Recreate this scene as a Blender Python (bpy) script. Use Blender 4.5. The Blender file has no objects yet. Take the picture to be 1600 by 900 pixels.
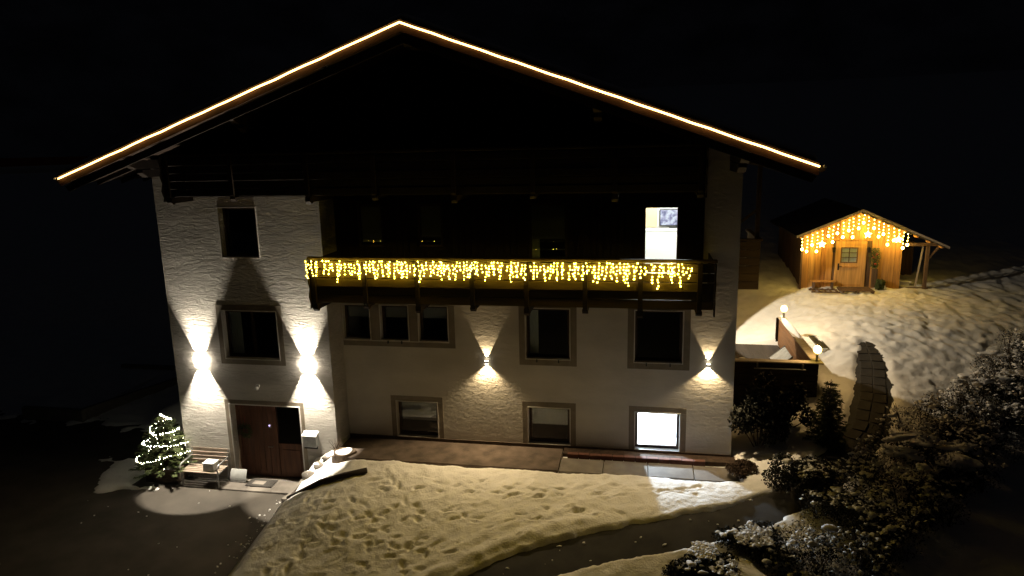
import bpy, bmesh, math, random
import numpy as np
from mathutils import Vector, Matrix

random.seed(7)
rng = np.random.default_rng(7)
SC = bpy.context.scene
COL = SC.collection

# ------------------------------------------------------------------ camera
CAM = (8.291, -17.786, 8.249)
YAW, PITCH, ROLL = -0.1864, 0.2030, -0.0229
fwd = Vector((math.sin(YAW) * math.cos(PITCH), math.cos(YAW) * math.cos(PITCH), -math.sin(PITCH)))
rgt = Vector((math.cos(YAW), -math.sin(YAW), 0))
upv = rgt.cross(fwd)
r2 = math.cos(ROLL) * rgt + math.sin(ROLL) * upv
u2 = -math.sin(ROLL) * rgt + math.cos(ROLL) * upv
cd = bpy.data.cameras.new('camera')
cd.sensor_width = 36
cd.lens = 36 * 1080 / 1600
cd.clip_end = 3000
cam = bpy.data.objects.new('camera', cd)
COL.objects.link(cam)
M = Matrix((r2, u2, -fwd)).transposed().to_4x4()
M.translation = Vector(CAM)
cam.matrix_world = M
SC.camera = cam

# ------------------------------------------------------------------ night sky, exposure
W = bpy.data.worlds.new('World')
SC.world = W
W.use_nodes = True
nt = W.node_tree
sky = nt.nodes.new('ShaderNodeTexSky')
sky.sky_type = 'NISHITA'
sky.sun_disc = False
sky.sun_elevation = math.radians(-3)
sky.sun_rotation = math.radians(20)
nt.nodes['Background'].inputs['Strength'].default_value = 0.042
nt.links.new(sky.outputs[0], nt.nodes['Background'].inputs['Color'])
SC.view_settings.view_transform = 'Standard'
SC.view_settings.look = 'None'
SC.view_settings.exposure = 0
SC.view_settings.gamma = 1
SC.view_settings.use_curve_mapping = False
SC.render.engine = 'CYCLES'
SC.cycles.use_denoising = True
SC.cycles.max_bounces = 6
SC.cycles.diffuse_bounces = 3
SC.cycles.glossy_bounces = 2
SC.cycles.transparent_max_bounces = 12
SC.cycles.sample_clamp_indirect = 4

# ------------------------------------------------------------------ materials
MATS = {}
def mat(name, col, rough=0.7, noise=0.0, nscale=8.0, bump=0.0, bscale=40.0, stretch=(1, 1, 1), spec=0.3, metal=0.0, col2=None, detail=5, distort=0.0, broug=0.6):
    m = bpy.data.materials.new(name)
    m.use_nodes = True
    n = m.node_tree.nodes
    l = m.node_tree.links
    b = n['Principled BSDF']
    b.inputs['Base Color'].default_value = (*col, 1)
    b.inputs['Roughness'].default_value = rough
    b.inputs['Specular IOR Level'].default_value = spec
    b.inputs['Metallic'].default_value = metal
    if noise or bump:
        tc = n.new('ShaderNodeTexCoord')
        mp = n.new('ShaderNodeMapping')
        mp.inputs['Scale'].default_value = stretch
        l.new(tc.outputs['Object'], mp.inputs['Vector'])
    if noise:
        nz = n.new('ShaderNodeTexNoise')
        nz.inputs['Scale'].default_value = nscale
        nz.inputs['Detail'].default_value = detail
        l.new(mp.outputs[0], nz.inputs['Vector'])
        rp = n.new('ShaderNodeValToRGB')
        c2 = col2 or tuple(c * (1 - noise) for c in col)
        rp.color_ramp.elements[0].position = 0.35
        rp.color_ramp.elements[1].position = 0.68
        rp.color_ramp.elements[0].color = (*c2, 1)
        rp.color_ramp.elements[1].color = (*col, 1)
        l.new(nz.outputs[0], rp.inputs[0])
        l.new(rp.outputs[0], b.inputs['Base Color'])
    if bump:
        nb = n.new('ShaderNodeTexNoise')
        nb.inputs['Scale'].default_value = bscale
        nb.inputs['Detail'].default_value = 6
        nb.inputs['Roughness'].default_value = broug
        nb.inputs['Distortion'].default_value = distort
        l.new(mp.outputs[0], nb.inputs['Vector'])
        bn = n.new('ShaderNodeBump')
        bn.inputs['Strength'].default_value = 1.0
        bn.inputs['Distance'].default_value = bump
        l.new(nb.outputs[0], bn.inputs['Height'])
        l.new(bn.outputs[0], b.inputs['Normal'])
    MATS[name] = m
    return m
def glow(name, col, strength):
    m = bpy.data.materials.new(name)
    m.use_nodes = True
    n = m.node_tree.nodes
    b = n['Principled BSDF']
    b.inputs['Base Color'].default_value = (0.6, 0.6, 0.6, 1)
    b.inputs['Emission Color'].default_value = (*col, 1)
    b.inputs['Emission Strength'].default_value = strength
    MATS[name] = m
    return m
def glass(name, refl=0.1, tint=(0.9, 0.95, 1.0)):
    m = bpy.data.materials.new(name)
    m.use_nodes = True
    n = m.node_tree.nodes
    l = m.node_tree.links
    n.remove(n['Principled BSDF'])
    t = n.new('ShaderNodeBsdfTransparent')
    t.inputs[0].default_value = (*tint, 1)
    g = n.new('ShaderNodeBsdfGlossy')
    g.inputs['Roughness'].default_value = 0.02
    lw = n.new('ShaderNodeLayerWeight')
    lw.inputs[0].default_value = 0.5
    pw = n.new('ShaderNodeMath'); pw.operation = 'POWER'; pw.inputs[1].default_value = 4
    fr = n.new('ShaderNodeMath'); fr.operation = 'MULTIPLY_ADD'; fr.inputs[1].default_value = 0.7; fr.inputs[2].default_value = 0.06
    l.new(lw.outputs['Facing'], pw.inputs[0]); l.new(pw.outputs[0], fr.inputs[0])
    mx = n.new('ShaderNodeMixShader')
    l.new(fr.outputs[0], mx.inputs[0])
    l.new(t.outputs[0], mx.inputs[1])
    l.new(g.outputs[0], mx.inputs[2])
    l.new(mx.outputs[0], n['Material Output'].inputs['Surface'])
    MATS[name] = m
    return m

mat('plaster', (0.66, 0.63, 0.58), 0.9, 0.22, 0.9, 0.095, 3.6, stretch=(0.75, 1, 2.6), spec=0.1, distort=1.5, broug=0.70)
mat('plaster_main', (0.62, 0.585, 0.52), 0.9, 0.2, 0.8, 0.011, 6.0, stretch=(0.8, 1, 1.7), spec=0.1, distort=0.6, broug=0.62)
mat('surround', (0.24, 0.205, 0.155), 0.9, 0.2, 4, 0.006, 30)
mat('reveal', (0.66, 0.62, 0.55), 0.8, 0.1, 3)
mat('plinth', (0.10, 0.075, 0.055), 0.9, 0.4, 3, 0.01, 20)
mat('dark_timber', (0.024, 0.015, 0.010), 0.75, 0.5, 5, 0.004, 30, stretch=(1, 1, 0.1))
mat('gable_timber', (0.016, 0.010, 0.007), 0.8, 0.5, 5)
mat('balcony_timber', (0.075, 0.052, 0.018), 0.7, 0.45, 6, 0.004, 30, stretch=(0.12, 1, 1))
mat('barge_timber', (0.055, 0.025, 0.012), 0.7, 0.4, 5, 0.004, 25)
mat('roof_metal', (0.06, 0.05, 0.045), 0.5, 0.3, 3)
mat('soffit', (0.05, 0.03, 0.02), 0.8, 0.4, 4)
mat('frame_brown', (0.06, 0.04, 0.028), 0.55, 0.3, 10)
mat('frame_white', (0.62, 0.6, 0.56), 0.5)
mat('door_wood', (0.135, 0.058, 0.03), 0.55, 0.45, 5, 0.003, 30, stretch=(2.5, 1, 0.2))
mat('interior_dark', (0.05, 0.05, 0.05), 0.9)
mat('interior_white', (0.85, 0.84, 0.8), 0.8, 0.04, 2)
mat('interior_cream', (0.78, 0.6, 0.33), 0.7, 0.1, 3)
mat('blind', (0.27, 0.26, 0.24), 0.9, 0.15, 12, stretch=(6, 1, 0.3))
mat('metal_black', (0.03, 0.03, 0.03), 0.45, metal=0.6)
mat('metal_grey', (0.35, 0.35, 0.35), 0.35, 0.2, 8, metal=0.8)
mat('white_plastic', (0.75, 0.75, 0.72), 0.5, 0.05, 6)
mat('cable', (0.25, 0.24, 0.16), 0.6)
mat('green_cable', (0.02, 0.05, 0.02), 0.6)
mat('snow', (0.83, 0.82, 0.80), 0.85, 0.10, 1.7, 0.02, 22, spec=0.15)
mat('snow_cap', (0.82, 0.81, 0.80), 0.85, 0.10, 3, 0.02, 25, spec=0.15)
mat('asphalt', (0.09, 0.079, 0.066), 0.85, 0.35, 1.4, 0.006, 90)
mat('asphalt_path', (0.022, 0.021, 0.020), 0.85, 0.35, 2.6, 0.006, 90, col2=(0.04, 0.038, 0.036), detail=8)
mat('concrete', (0.18, 0.16, 0.138), 0.85, 0.3, 3, 0.006, 40)
mat('path_slab', (0.034, 0.030, 0.026), 0.9, 0.45, 3, 0.006, 40)
mat('walk_stone', (0.125, 0.095, 0.075), 0.9, 0.5, 2.6, 0.008, 30)
mat('brick_edge', (0.16, 0.07, 0.05), 0.9, 0.35, 5, 0.006, 40)
mat('needles', (0.10, 0.13, 0.045), 0.8, 0.55, 9)
mat('hedge_leaf', (0.02, 0.021, 0.014), 0.8, 0.5, 5)
mat('twig', (0.09, 0.06, 0.04), 0.9, 0.4, 20)
mat('bark', (0.11, 0.08, 0.055), 0.95, 0.5, 12, 0.01, 30)
mat('bench_wood', (0.30, 0.24, 0.19), 0.7, 0.35, 10, 0.002, 60, stretch=(0.15, 1, 1))
mat('planter_wood', (0.10, 0.075, 0.055), 0.85, 0.5, 8, 0.004, 40, stretch=(0.2, 1, 1))
mat('doormat', (0.05, 0.045, 0.04), 0.95, 0.5, 30, 0.004, 200)
mat('hut_pine', (0.52, 0.27, 0.085), 0.65, 0.42, 5, 0.004, 22, stretch=(2.5, 1, 0.16))
mat('hut_pine_dark', (0.38, 0.18, 0.055), 0.7, 0.5, 6, 0.004, 22, stretch=(2.5, 1, 0.16))
mat('hut_pine_light', (0.60, 0.34, 0.12), 0.6, 0.35, 5, 0.003, 22, stretch=(2.5, 1, 0.16))
mat('hut_old_wood', (0.16, 0.10, 0.06), 0.8, 0.5, 6, 0.006, 25, stretch=(2, 1, 0.2))
mat('hut_roof', (0.07, 0.06, 0.055), 0.7, 0.4, 4)
mat('hut_fascia', (0.42, 0.36, 0.30), 0.6, 0.3, 6)
mat('terrace_panel', (0.36, 0.185, 0.085), 0.6, 0.35, 4, 0.003, 25, stretch=(1, 0.15, 2))
mat('deck', (0.06, 0.052, 0.046), 0.7, 0.35, 5, 0.003, 30, stretch=(1, 0.1, 1))
mat('fabric_grey', (0.45, 0.46, 0.45), 0.8, 0.25, 7)
mat('soil', (0.07, 0.045, 0.03), 0.95, 0.5, 8, 0.02, 30)
mat('red_berry', (0.25, 0.03, 0.02), 0.5)
mat('curtain', (0.55, 0.55, 0.45), 0.9, 0.3, 14, stretch=(5, 1, 0.3))
mat('forest', (0.62, 0.63, 0.66), 0.95, 0.5, 0.05, detail=9, col2=(0.30, 0.31, 0.32))
glass('glass')
glow('rope_glow', (1.0, 0.56, 0.16), 9)
glow('icicle_glow', (1.0, 0.68, 0.06), 74)
glow('hut_glow', (1.0, 0.64, 0.11), 56)
glow('tree_glow', (1.0, 0.93, 0.66), 50)
glow('globe_glow', (1.0, 0.68, 0.13), 15)
glow('lamp_glow', (1.0, 0.88, 0.70), 34)
glow('lens_glow', (1.0, 0.88, 0.66), 14)
glow('ceiling_glow', (0.95, 0.98, 1.0), 12)
glow('doorbell_glow', (0.55, 0.4, 1.0), 3)

def tv_material():
    m = bpy.data.materials.new('screen')
    m.use_nodes = True
    n = m.node_tree.nodes
    l = m.node_tree.links
    b = n['Principled BSDF']
    tc = n.new('ShaderNodeTexCoord')
    nz = n.new('ShaderNodeTexNoise')
    nz.inputs['Scale'].default_value = 7
    nz.inputs['Detail'].default_value = 3
    rp = n.new('ShaderNodeValToRGB')
    e = rp.color_ramp.elements
    e[0].position, e[0].color = 0.38, (0.12, 0.13, 0.3, 1)
    e[1].position, e[1].color = 0.6, (0.95, 0.95, 1.0, 1)
    x = rp.color_ramp.elements.new(0.48)
    x.color = (0.4, 0.38, 0.62, 1)
    l.new(tc.outputs['Object'], nz.inputs['Vector'])
    l.new(nz.outputs[0], rp.inputs[0])
    b.inputs['Base Color'].default_value = (0.02, 0.02, 0.02, 1)
    l.new(rp.outputs[0], b.inputs['Emission Color'])
    b.inputs['Emission Strength'].default_value = 0.9
    MATS['screen'] = m
tv_material()

# ------------------------------------------------------------------ mesh helpers
class MB:
    """collects shapes that become ONE mesh object"""
    def __init__(s):
        s.v = []
        s.f = []
    def add(s, vs, fs):
        o = len(s.v)
        s.v += [tuple(v) for v in vs]
        s.f += [tuple(i + o for i in f) for f in fs]
        return s
    def box(s, x0, x1, y0, y1, z0, z1):
        vs = [(x, y, z) for z in (z0, z1) for y in (y0, y1) for x in (x0, x1)]
        return s.add(vs, [(0, 2, 3, 1), (4, 5, 7, 6), (0, 1, 5, 4), (2, 6, 7, 3), (0, 4, 6, 2), (1, 3, 7, 5)])
    def prism(s, pts, a0, a1, axis='y'):
        """polygon (2D) extruded along an axis; pts are (x,z) for y, (y,z) for x, (x,y) for z"""
        n = len(pts)
        def P(p, a):
            return (p[0], a, p[1]) if axis == 'y' else ((a, p[0], p[1]) if axis == 'x' else (p[0], p[1], a))
        vs = [P(p, a0) for p in pts] + [P(p, a1) for p in pts]
        fs = [tuple(range(n))[::-1], tuple(range(n, 2 * n))]
        for i in range(n):
            j = (i + 1) % n
            fs.append((i, j, n + j, n + i))
        return s.add(vs, fs)
    def tube(s, pts, r, seg=8, cap=True):
        pts = [Vector(p) for p in pts]
        rs = r if isinstance(r, (list, tuple)) else [r] * len(pts)
        o = len(s.v)
        for i, p in enumerate(pts):
            d = (pts[min(i + 1, len(pts) - 1)] - pts[max(i - 1, 0)]).normalized()
            a = d.orthogonal().normalized() if i == 0 else (a - d * a.dot(d)).normalized()
            b = d.cross(a)
            for k in range(seg):
                t = 2 * math.pi * k / seg
                s.v.append(tuple(p + (a * math.cos(t) + b * math.sin(t)) * rs[i]))
        for i in range(len(pts) - 1):
            for k in range(seg):
                k2 = (k + 1) % seg
                s.f.append((o + i * seg + k, o + i * seg + k2, o + (i + 1) * seg + k2, o + (i + 1) * seg + k))
        if cap:
            s.f.append(tuple(o + k for k in range(seg))[::-1])
            s.f.append(tuple(o + (len(pts) - 1) * seg + k for k in range(seg)))
        return s
    def ball(s, c, r, seg=8, rings=5, sq=1.0):
        o = len(s.v)
        s.v.append((c[0], c[1], c[2] - r * sq))
        for i in range(1, rings):
            t = math.pi * i / rings
            for k in range(seg):
                a = 2 * math.pi * k / seg
                s.v.append((c[0] + r * math.sin(t) * math.cos(a), c[1] + r * math.sin(t) * math.sin(a), c[2] - r * sq * math.cos(t)))
        s.v.append((c[0], c[1], c[2] + r * sq))
        e = len(s.v) - 1
        for k in range(seg):
            k2 = (k + 1) % seg
            s.f.append((o, o + 1 + k2, o + 1 + k))
            s.f.append((e, o + 1 + (rings - 2) * seg + k, o + 1 + (rings - 2) * seg + k2))
            for i in range(rings - 2):
                s.f.append((o + 1 + i * seg + k, o + 1 + i * seg + k2, o + 1 + (i + 1) * seg + k2, o + 1 + (i + 1) * seg + k))
        return s
    def octa(s, c, r):
        x, y, z = c
        return s.add([(x + r, y, z), (x - r, y, z), (x, y + r, z), (x, y - r, z), (x, y, z + r), (x, y, z - r)],
                     [(0, 2, 4), (2, 1, 4), (1, 3, 4), (3, 0, 4), (2, 0, 5), (1, 2, 5), (3, 1, 5), (0, 3, 5)])
    def cyl(s, c, r, z0, z1, seg=16):
        return s.tube([(c[0], c[1], z0), (c[0], c[1], z1)], r, seg)
    def build(s, name, m, parent=None, smooth=False, bevel=0.0):
        me = bpy.data.meshes.new(name)
        me.from_pydata(s.v, [], s.f)
        me.materials.append(MATS[m])
        bm = bmesh.new()
        bm.from_mesh(me)
        bmesh.ops.recalc_face_normals(bm, faces=bm.faces)
        if bevel:
            bmesh.ops.bevel(bm, geom=list(bm.edges), offset=bevel, segments=1, affect='EDGES', clamp_overlap=True)
        bm.to_mesh(me)
        bm.free()
        if smooth:
            me.polygons.foreach_set('use_smooth', [True] * len(me.polygons))
        o = bpy.data.objects.new(name, me)
        COL.objects.link(o)
        if parent:
            o.parent = parent
        return o
def place(o, parent, loc=(0, 0, 0), rot=(0, 0, 0), scale=(1, 1, 1)):
    c = o.copy()
    COL.objects.link(c)
    c.parent = parent
    c.location = loc
    c.rotation_euler = rot
    c.scale = scale
    return c
def tag(o, label, cat=None, group=None, kind=None):
    if label: o['label'] = label
    if cat: o['category'] = cat
    if group: o['group'] = group
    if kind: o['kind'] = kind
    return o
def thing(name, label, cat, loc=(0, 0, 0), group=None):
    o = bpy.data.objects.new(name, None)
    o.empty_display_size = 0.2
    COL.objects.link(o)
    o.location = loc
    return tag(o, label, cat, group)
def spot(parent, loc, direction, half_deg, power, col, blend=0.12, size=0.015):
    ld = bpy.data.lights.new('lamp_beam', 'SPOT')
    ld.energy = power
    ld.color = col
    ld.spot_size = 2 * math.radians(half_deg)
    ld.spot_blend = blend
    ld.shadow_soft_size = size
    o = bpy.data.objects.new('lamp_beam', ld)
    COL.objects.link(o)
    o.parent = parent
    o.location = loc
    o.rotation_euler = Vector(direction).to_track_quat('-Z', 'Y').to_euler()
    return o
def point(parent, loc, power, col, size=0.05):
    ld = bpy.data.lights.new('lamp_bulb', 'POINT')
    ld.energy = power
    ld.color = col
    ld.shadow_soft_size = size
    o = bpy.data.objects.new('lamp_bulb', ld)
    COL.objects.link(o)
    o.parent = parent
    o.location = loc
    return o

# ------------------------------------------------------------------ terrain
def vnoise(x, y, seed=0):
    x = np.asarray(x, float)
    y = np.asarray(y, float)
    xi = np.floor(x).astype(np.int64)
    yi = np.floor(y).astype(np.int64)
    fx = x - xi
    fy = y - yi
    fx = fx * fx * (3 - 2 * fx)
    fy = fy * fy * (3 - 2 * fy)
    def h(a, b):
        n = (a * 374761393 + b * 668265263 + seed * 1442695041) & 0x7fffffff
        n = ((n ^ (n >> 13)) * 1274126177) & 0x7fffffff
        n = (n ^ (n >> 16)) & 0xffff
        return n / 65535.0
    a = h(xi, yi); b = h(xi + 1, yi); c = h(xi, yi + 1); d = h(xi + 1, yi + 1)
    return (a * (1 - fx) + b * fx) * (1 - fy) + (c * (1 - fx) + d * fx) * fy
def fbm(x, y, seed=0, oct=4):
    t = 0; a = 0.5
    for i in range(oct):
        t = t + a * vnoise(x * 2 ** i, y * 2 ** i, seed + i * 17)
        a *= 0.5
    return t
def sstep(a, b, x):
    t = np.clip((x - a) / (b - a), 0, 1)
    return t * t * (3 - 2 * t)
CP = np.array([
    (-0.8, -5.2, -1.12), (-0.9, -2.7, -0.82), (-0.9, -1.3, -0.62), (0.05, -1.0, -0.10), (-0.8, -8, -1.3), (0.5, -3.0, -0.42), (0.6, -5, -0.86), (0, -0.3, 0.0),
    (2.5, -0.6, 0.0), (5, -0.6, 0.0), (8, -0.6, 0.0), (10.7, -0.6, 0.0), (2, -2, -0.10), (4, -3, -0.17), (4, -5.8, -0.53), (2.2, -5.0, -0.72), (7.3, -4.4, -0.24), (6, -6.5, -0.42),
    (8, -3.0, -0.09), (7, -2, -0.03), (9.5, -3.4, -0.07), (9.2, -2.2, 0.0), (11, -2, 0.0), (12, -1.9, 0.08), (12.3, 0, 0.3), (13.6, -0.2, 0.42), (14.4, 1, 0.62), (14.9, 2.4, 0.88), (14.2, 4.5, 1.1),
    (15.6, 5.2, 1.35), (16, 8, 1.7), (16, 12, 2.0), (13, 9, 1.05), (12.3, 11.4, 1.3), (13, 13, 1.95), (20, 12.5, 2.05), (25, 16.5, 2.4), (21, 7, 1.25), (18, 5, 1.2), (17, 2, 0.55), (15.5, 0, 0.25),
    (13, -3.5, -0.3), (11, -4.5, -0.45), (9, -5.5, -0.6), (9, -8, -1.3), (14, -7, -1.6), (19, -3, -1.3), (23, 3, -0.4), (27, 9, 0.8), (34, 18, 2.2), (30, 25, 3.2), (15, 20, 2.8), (20, 30, 4.0),
    (-5, 10, 0.2), (5, 10, 0.8), (0, 20, 1.5), (0, 35, 3.5), (35, 0, -1.5), (30, -12, -4), (8, -16, -3), (-2, -16, -2.4)], float)
def tps_fit(P):
    n = len(P)
    d = np.linalg.norm(P[:, None, :2] - P[None, :, :2], axis=2)
    K = np.where(d > 0, d * d * np.log(np.maximum(d, 1e-9)), 0)
    A = np.zeros((n + 3, n + 3))
    A[:n, :n] = K + np.eye(n) * 0.02
    A[:n, n] = 1
    A[:n, n + 1:] = P[:, :2]
    A[n:, :n] = A[:n, n:].T
    return np.linalg.solve(A, np.concatenate([P[:, 2], [0, 0, 0]]))
TW = tps_fit(CP)
def tps(x, y):
    x = np.asarray(x, float); y = np.asarray(y, float)
    xc = np.clip(x, -8, 36); yc = np.clip(y, -15, 36)
    z = TW[-3] + TW[-2] * xc + TW[-1] * yc
    for i, p in enumerate(CP):
        r2_ = (xc - p[0]) ** 2 + (yc - p[1]) ** 2
        z = z + TW[i] * 0.5 * r2_ * np.log(np.maximum(r2_, 1e-12))
    far = np.hypot(np.maximum(np.maximum(-8 - x, x - 36), 0), np.maximum(np.maximum(-15 - y, y - 36), 0))
    return z + 0.11 * far * (y > 0) - 0.02 * far * (y <= 0)
EDGE_Y = np.array([-40, -7, -5.2, -2.7, -2.45, -1.5, -0.8, 0, 20]); EDGE_X = np.array([-0.6, -0.75, -0.88, -1.16, -0.98, -1.08, -1.12, -1.1, -1.1])
def edge(y): return np.interp(y, EDGE_Y, EDGE_X)
def yard_z(x, y): return -1.15 - 0.02 * np.clip(-1.5 - y, 0, 40) + 0.045 * np.clip(y - 1.0, 0, 60) + 0.02 * np.clip(-7 - x, 0, 100)
PATH = [(3.0, -8.3), (4.5, -6.4), (5.75, -5.4), (7.25, -4.42), (8.2, -4.0), (9.2, -3.65), (10.4, -3.1), (12, -1.95), (13.5, -0.3), (14.35, 1.0), (14.95, 2.6), (15.5, 4.6), (15.75, 6.2)]
def path_d(x, y):
    d = np.full(np.shape(x), 1e9)
    for (ax, ay), (bx, by) in zip(PATH[:-1], PATH[1:]):
        dx, dy = bx - ax, by - ay
        t = np.clip(((x - ax) * dx + (y - ay) * dy) / (dx * dx + dy * dy), 0, 1)
        d = np.minimum(d, np.hypot(x - ax - t * dx, y - ay - t * dy))
    return d
def base_z(x, y):
    zl = tps(x, y)
    zy = yard_z(x, y)
    e = edge(y)
    w = sstep(-0.05, 0.45, x - e)
    bl = sstep(-1.0, 1.0, y)
    return zy + (np.where(y > 0, zl, zl) - zy) * w
def ground_z(x, y):
    z = base_z(x, y)
    e = edge(y)
    n1 = fbm(x * 1.1, y * 1.1, 3, 4) - 0.47
    n2 = fbm(x * 4.0, y * 4.0, 11, 3) - 0.44
    rough = 1 - 0.35 * sstep(7.0, 9.0, x) * (y < 0)
    s = 0.07 + 0.12 * n1 * rough + 0.075 * n2 * rough + 0.028 * (fbm(x * 9.0, y * 9.0, 15, 2) - .38)
    # trampled hillside on the right
    hill = sstep(13.2, 15.5, x) * sstep(-1, 3, y)
    s = s + hill * (0.05 * (fbm(x * 1.6 + y * 0.7, y * 2.4 - x * 1.0, 31, 3) - 0.44) + 0.06 * (vnoise(x * 3.3, y * 3.3, 77) - 0.5) + 0.07 * (fbm(x * 6.5 + y * 2.5, y * 6.0 - x * 3.0, 63, 2) - .4))
    s = s + hill * 0.018 * np.sin((x * 0.75 + y * 0.66) * 11 + 2.5 * vnoise(x * .6, y * .6, 7)) * sstep(.5, .62, vnoise(x * .45, y * .45, 19))
    # ploughed ridge along the lawn front and the path sides
    pd = path_d(x, y) + 0.14 * (fbm(x * 1.7, y * 1.7, 5, 3) - 0.45) + 0.09 * (fbm(x * 6.5, y * 6.5, 25, 3) - 0.44)
    s = s + 0.07 * np.exp(-((pd - 0.85) / 0.2) ** 2) * (y < 3) * (1 - 0.85 * sstep(6.5, 8.5, x)) + 0.03 * np.exp(-((pd - 1.35) / 0.15) ** 2) * (y < 0) * (1 - sstep(6.0, 7.5, x))
    # cleared: path, yard, walk along the wall, terrace, house
    pw = np.interp(y, [-1, 2, 4.4, 6.3], [0.38, 0.34, 0.28, 0.0]) + np.interp(y, [-1, 2], [0.12, 0.16]) * (fbm(x * 1.5, y * 1.5, 91, 3) - .45)
    clear = 1 - sstep(pw, pw + np.interp(y, [-1, 2], [0.18, 0.34]), pd)
    ey = x - e + 0.25 * (fbm(x * 1.3, y * 1.3, 41, 3) - 0.45)
    cy = 1 - sstep(-0.02, 0.22, ey)
    patch = np.exp(-(((x + 6.75) / 0.75) ** 2 + ((y + 1.2) / 1.0) ** 2)) * 1.5 + np.exp(-(((x + 7.9) / 0.9) ** 2 + ((y + 0.3) / .6) ** 2)) * .7 + sstep(0.6, 3.5, y) * 1.2 * (x < -4.9) + np.exp(-(((x + 5.2) / 0.8) ** 2 + ((y + 1.75) / .22) ** 2)) * .62
    lump = patch + 1.1 * (fbm(x * 2.2, y * 2.2, 51, 4) - 0.47)
    cy = cy * (1 - sstep(0.52, 0.8, lump))
    wk = sstep(-1.50, -1.36, y + 0.12 * (fbm(x * 2, y * 2, 9, 3) - .45)) * (x > 0.02) * (1 - sstep(10.6, 11.0, x)) * (y < 0.3)
    clear = np.maximum(np.maximum(clear, cy), wk)
    s = s * (1 - clear) - 0.07 * clear
    z = z + s
    inh = (x > -4.65) & (x < 10.6) & (y > -0.66) & (y < 13) & ((x < -0.1) | (y > 0.12))
    z = np.where(wk > 0.5, np.minimum(z, -0.05), z)
    z = np.where(inh, -1.6, z)
    ter = (x > 10.6) & (x < 13.5) & (y > 2.65) & (y < 7.7)
    z = np.where(ter, np.minimum(z, 0.75), z)
    step = (x > -3.6) & (x < -1.0) & (y > -1.6) & (y < 0)
    z = np.where(step, np.minimum(z, -1.24), z)
    return z
def axis(parts):
    out = []
    for a, b, d in parts:
        out.append(np.arange(a, b, d))
    return np.concatenate(out + [[parts[-1][1]]])
gx = axis([(-300, -60, 20), (-60, -16, 3), (-16, -1.6, 0.14), (-1.6, 11.6, 0.042), (11.6, 20, 0.07), (20, 27, 0.12), (27, 45, 0.8), (45, 105, 5), (105, 300, 20)])
gy = axis([(-60, -9, 3), (-9, -6.2, 0.2), (-6.2, -0.6, 0.042), (-0.6, 14, 0.09), (14, 24, 0.2), (24, 50, 1.0), (50, 110, 5), (110, 500, 20)])
GX, GY = np.meshgrid(gx, gy)
GZ = ground_z(GX, GY)
def dent(cx, cy, ang, L, Wd, depth):
    i0, i1 = np.searchsorted(gx, [cx - 0.6, cx + 0.6]); j0, j1 = np.searchsorted(gy, [cy - 0.6, cy + 0.6])
    X = GX[j0:j1, i0:i1] - cx; Y = GY[j0:j1, i0:i1] - cy
    u = X * math.cos(ang) + Y * math.sin(ang); v = -X * math.sin(ang) + Y * math.cos(ang)
    u = u + 0.12 * (vnoise(X * 9 + cx * 31, Y * 9 + cy * 17, 3) - .5); v = v + 0.12 * (vnoise(X * 9 + cy * 13, Y * 9 + cx * 7, 4) - .5)
    q = np.sqrt((u / L) ** 2 + (v / Wd) ** 2)
    L *= .88; Wd *= .88; depth *= 1.05 if cx < 7.5 or cx > 12 else 0.8
    GZ[j0:j1, i0:i1] += -depth * (1 - sstep(0.25, 1.05, q)) + 0.16 * depth * np.exp(-((q - 1.3) / 0.3) ** 2)
def on_lawn(x, y): return x > edge(y) + 0.35 and path_d(np.array([x]), np.array([y]))[0] > 0.8 and y < -1.55
trails = [((0.2, -2.6), (4.2, -5.6)), ((1.2, -2.4), (7, -2.6)), ((0.0, -3.6), (3.2, -5.2)), ((2, -2.4), (4.4, -5.0)), ((4.4, -3.9), (7.6, -2.9)), ((0.0, -4.4), (3.3, -3.4)), ((6.4, -2.1), (10.3, -2.0)), ((-.3, -5.4), (3.5, -5.9)), ((.2, -3.0), (1.2, -6)), ((2.5, -3.2), (6, -4.1)), ((1.5, -4.2), (5, -4.8))]
for (ax, ay), (bx, by) in trails:
    Lt = math.hypot(bx - ax, by - ay)
    n = int(Lt / 0.36)
    an = math.atan2(by - ay, bx - ax)
    for k in range(n):
        t = (k + random.uniform(-.3, .3)) / n
        sd = 0.11 * (1 if k % 2 else -1) + random.uniform(-.09, .09)
        x = ax + (bx - ax) * t - math.sin(an) * sd + 0.25 * math.sin(t * 5); y = ay + (by - ay) * t + math.cos(an) * sd
        if on_lawn(x, y) and random.random() < .85:
            dent(x, y, an + random.uniform(-.5, .5), random.uniform(.15, .23), random.uniform(.055, .085), random.uniform(.04, .085))
for k in range(260):
    x = -0.6 + 11 * random.random() ** 1.5; y = random.uniform(-6, -1.9)
    if on_lawn(x, y): dent(x, y, random.gauss(0.3, .6), random.uniform(.04, .30), random.uniform(.03, .08), random.uniform(.015, .05))
for k in range(300):
    x = random.uniform(13.6, 26); y = random.uniform(1, 16)
    dent(x, y, random.uniform(0, 3.14), random.uniform(.15, .5), random.uniform(.06, .12), random.uniform(.015, .045))
for k in range(45):
    x = random.uniform(15.6, 22); y = random.uniform(3, 9.5)
    dent(x, y, -0.85 + random.uniform(-.15, .15), random.uniform(.3, .5), random.uniform(.04, .08), random.uniform(.03, .06))
nx, ny = len(gx), len(gy)
me = bpy.data.meshes.new('ground')
vv = np.stack([GX.ravel(), GY.ravel(), GZ.ravel()], 1).astype(np.float32)
idx = (np.arange(ny - 1)[:, None] * nx + np.arange(nx - 1)[None, :]).ravel()
quads = np.stack([idx, idx + 1, idx + nx + 1, idx + nx], 1).astype(np.int32)
me.vertices.add(len(vv)); me.vertices.foreach_set('co', vv.ravel())
me.loops.add(quads.size); me.loops.foreach_set('vertex_index', quads.ravel())
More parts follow.
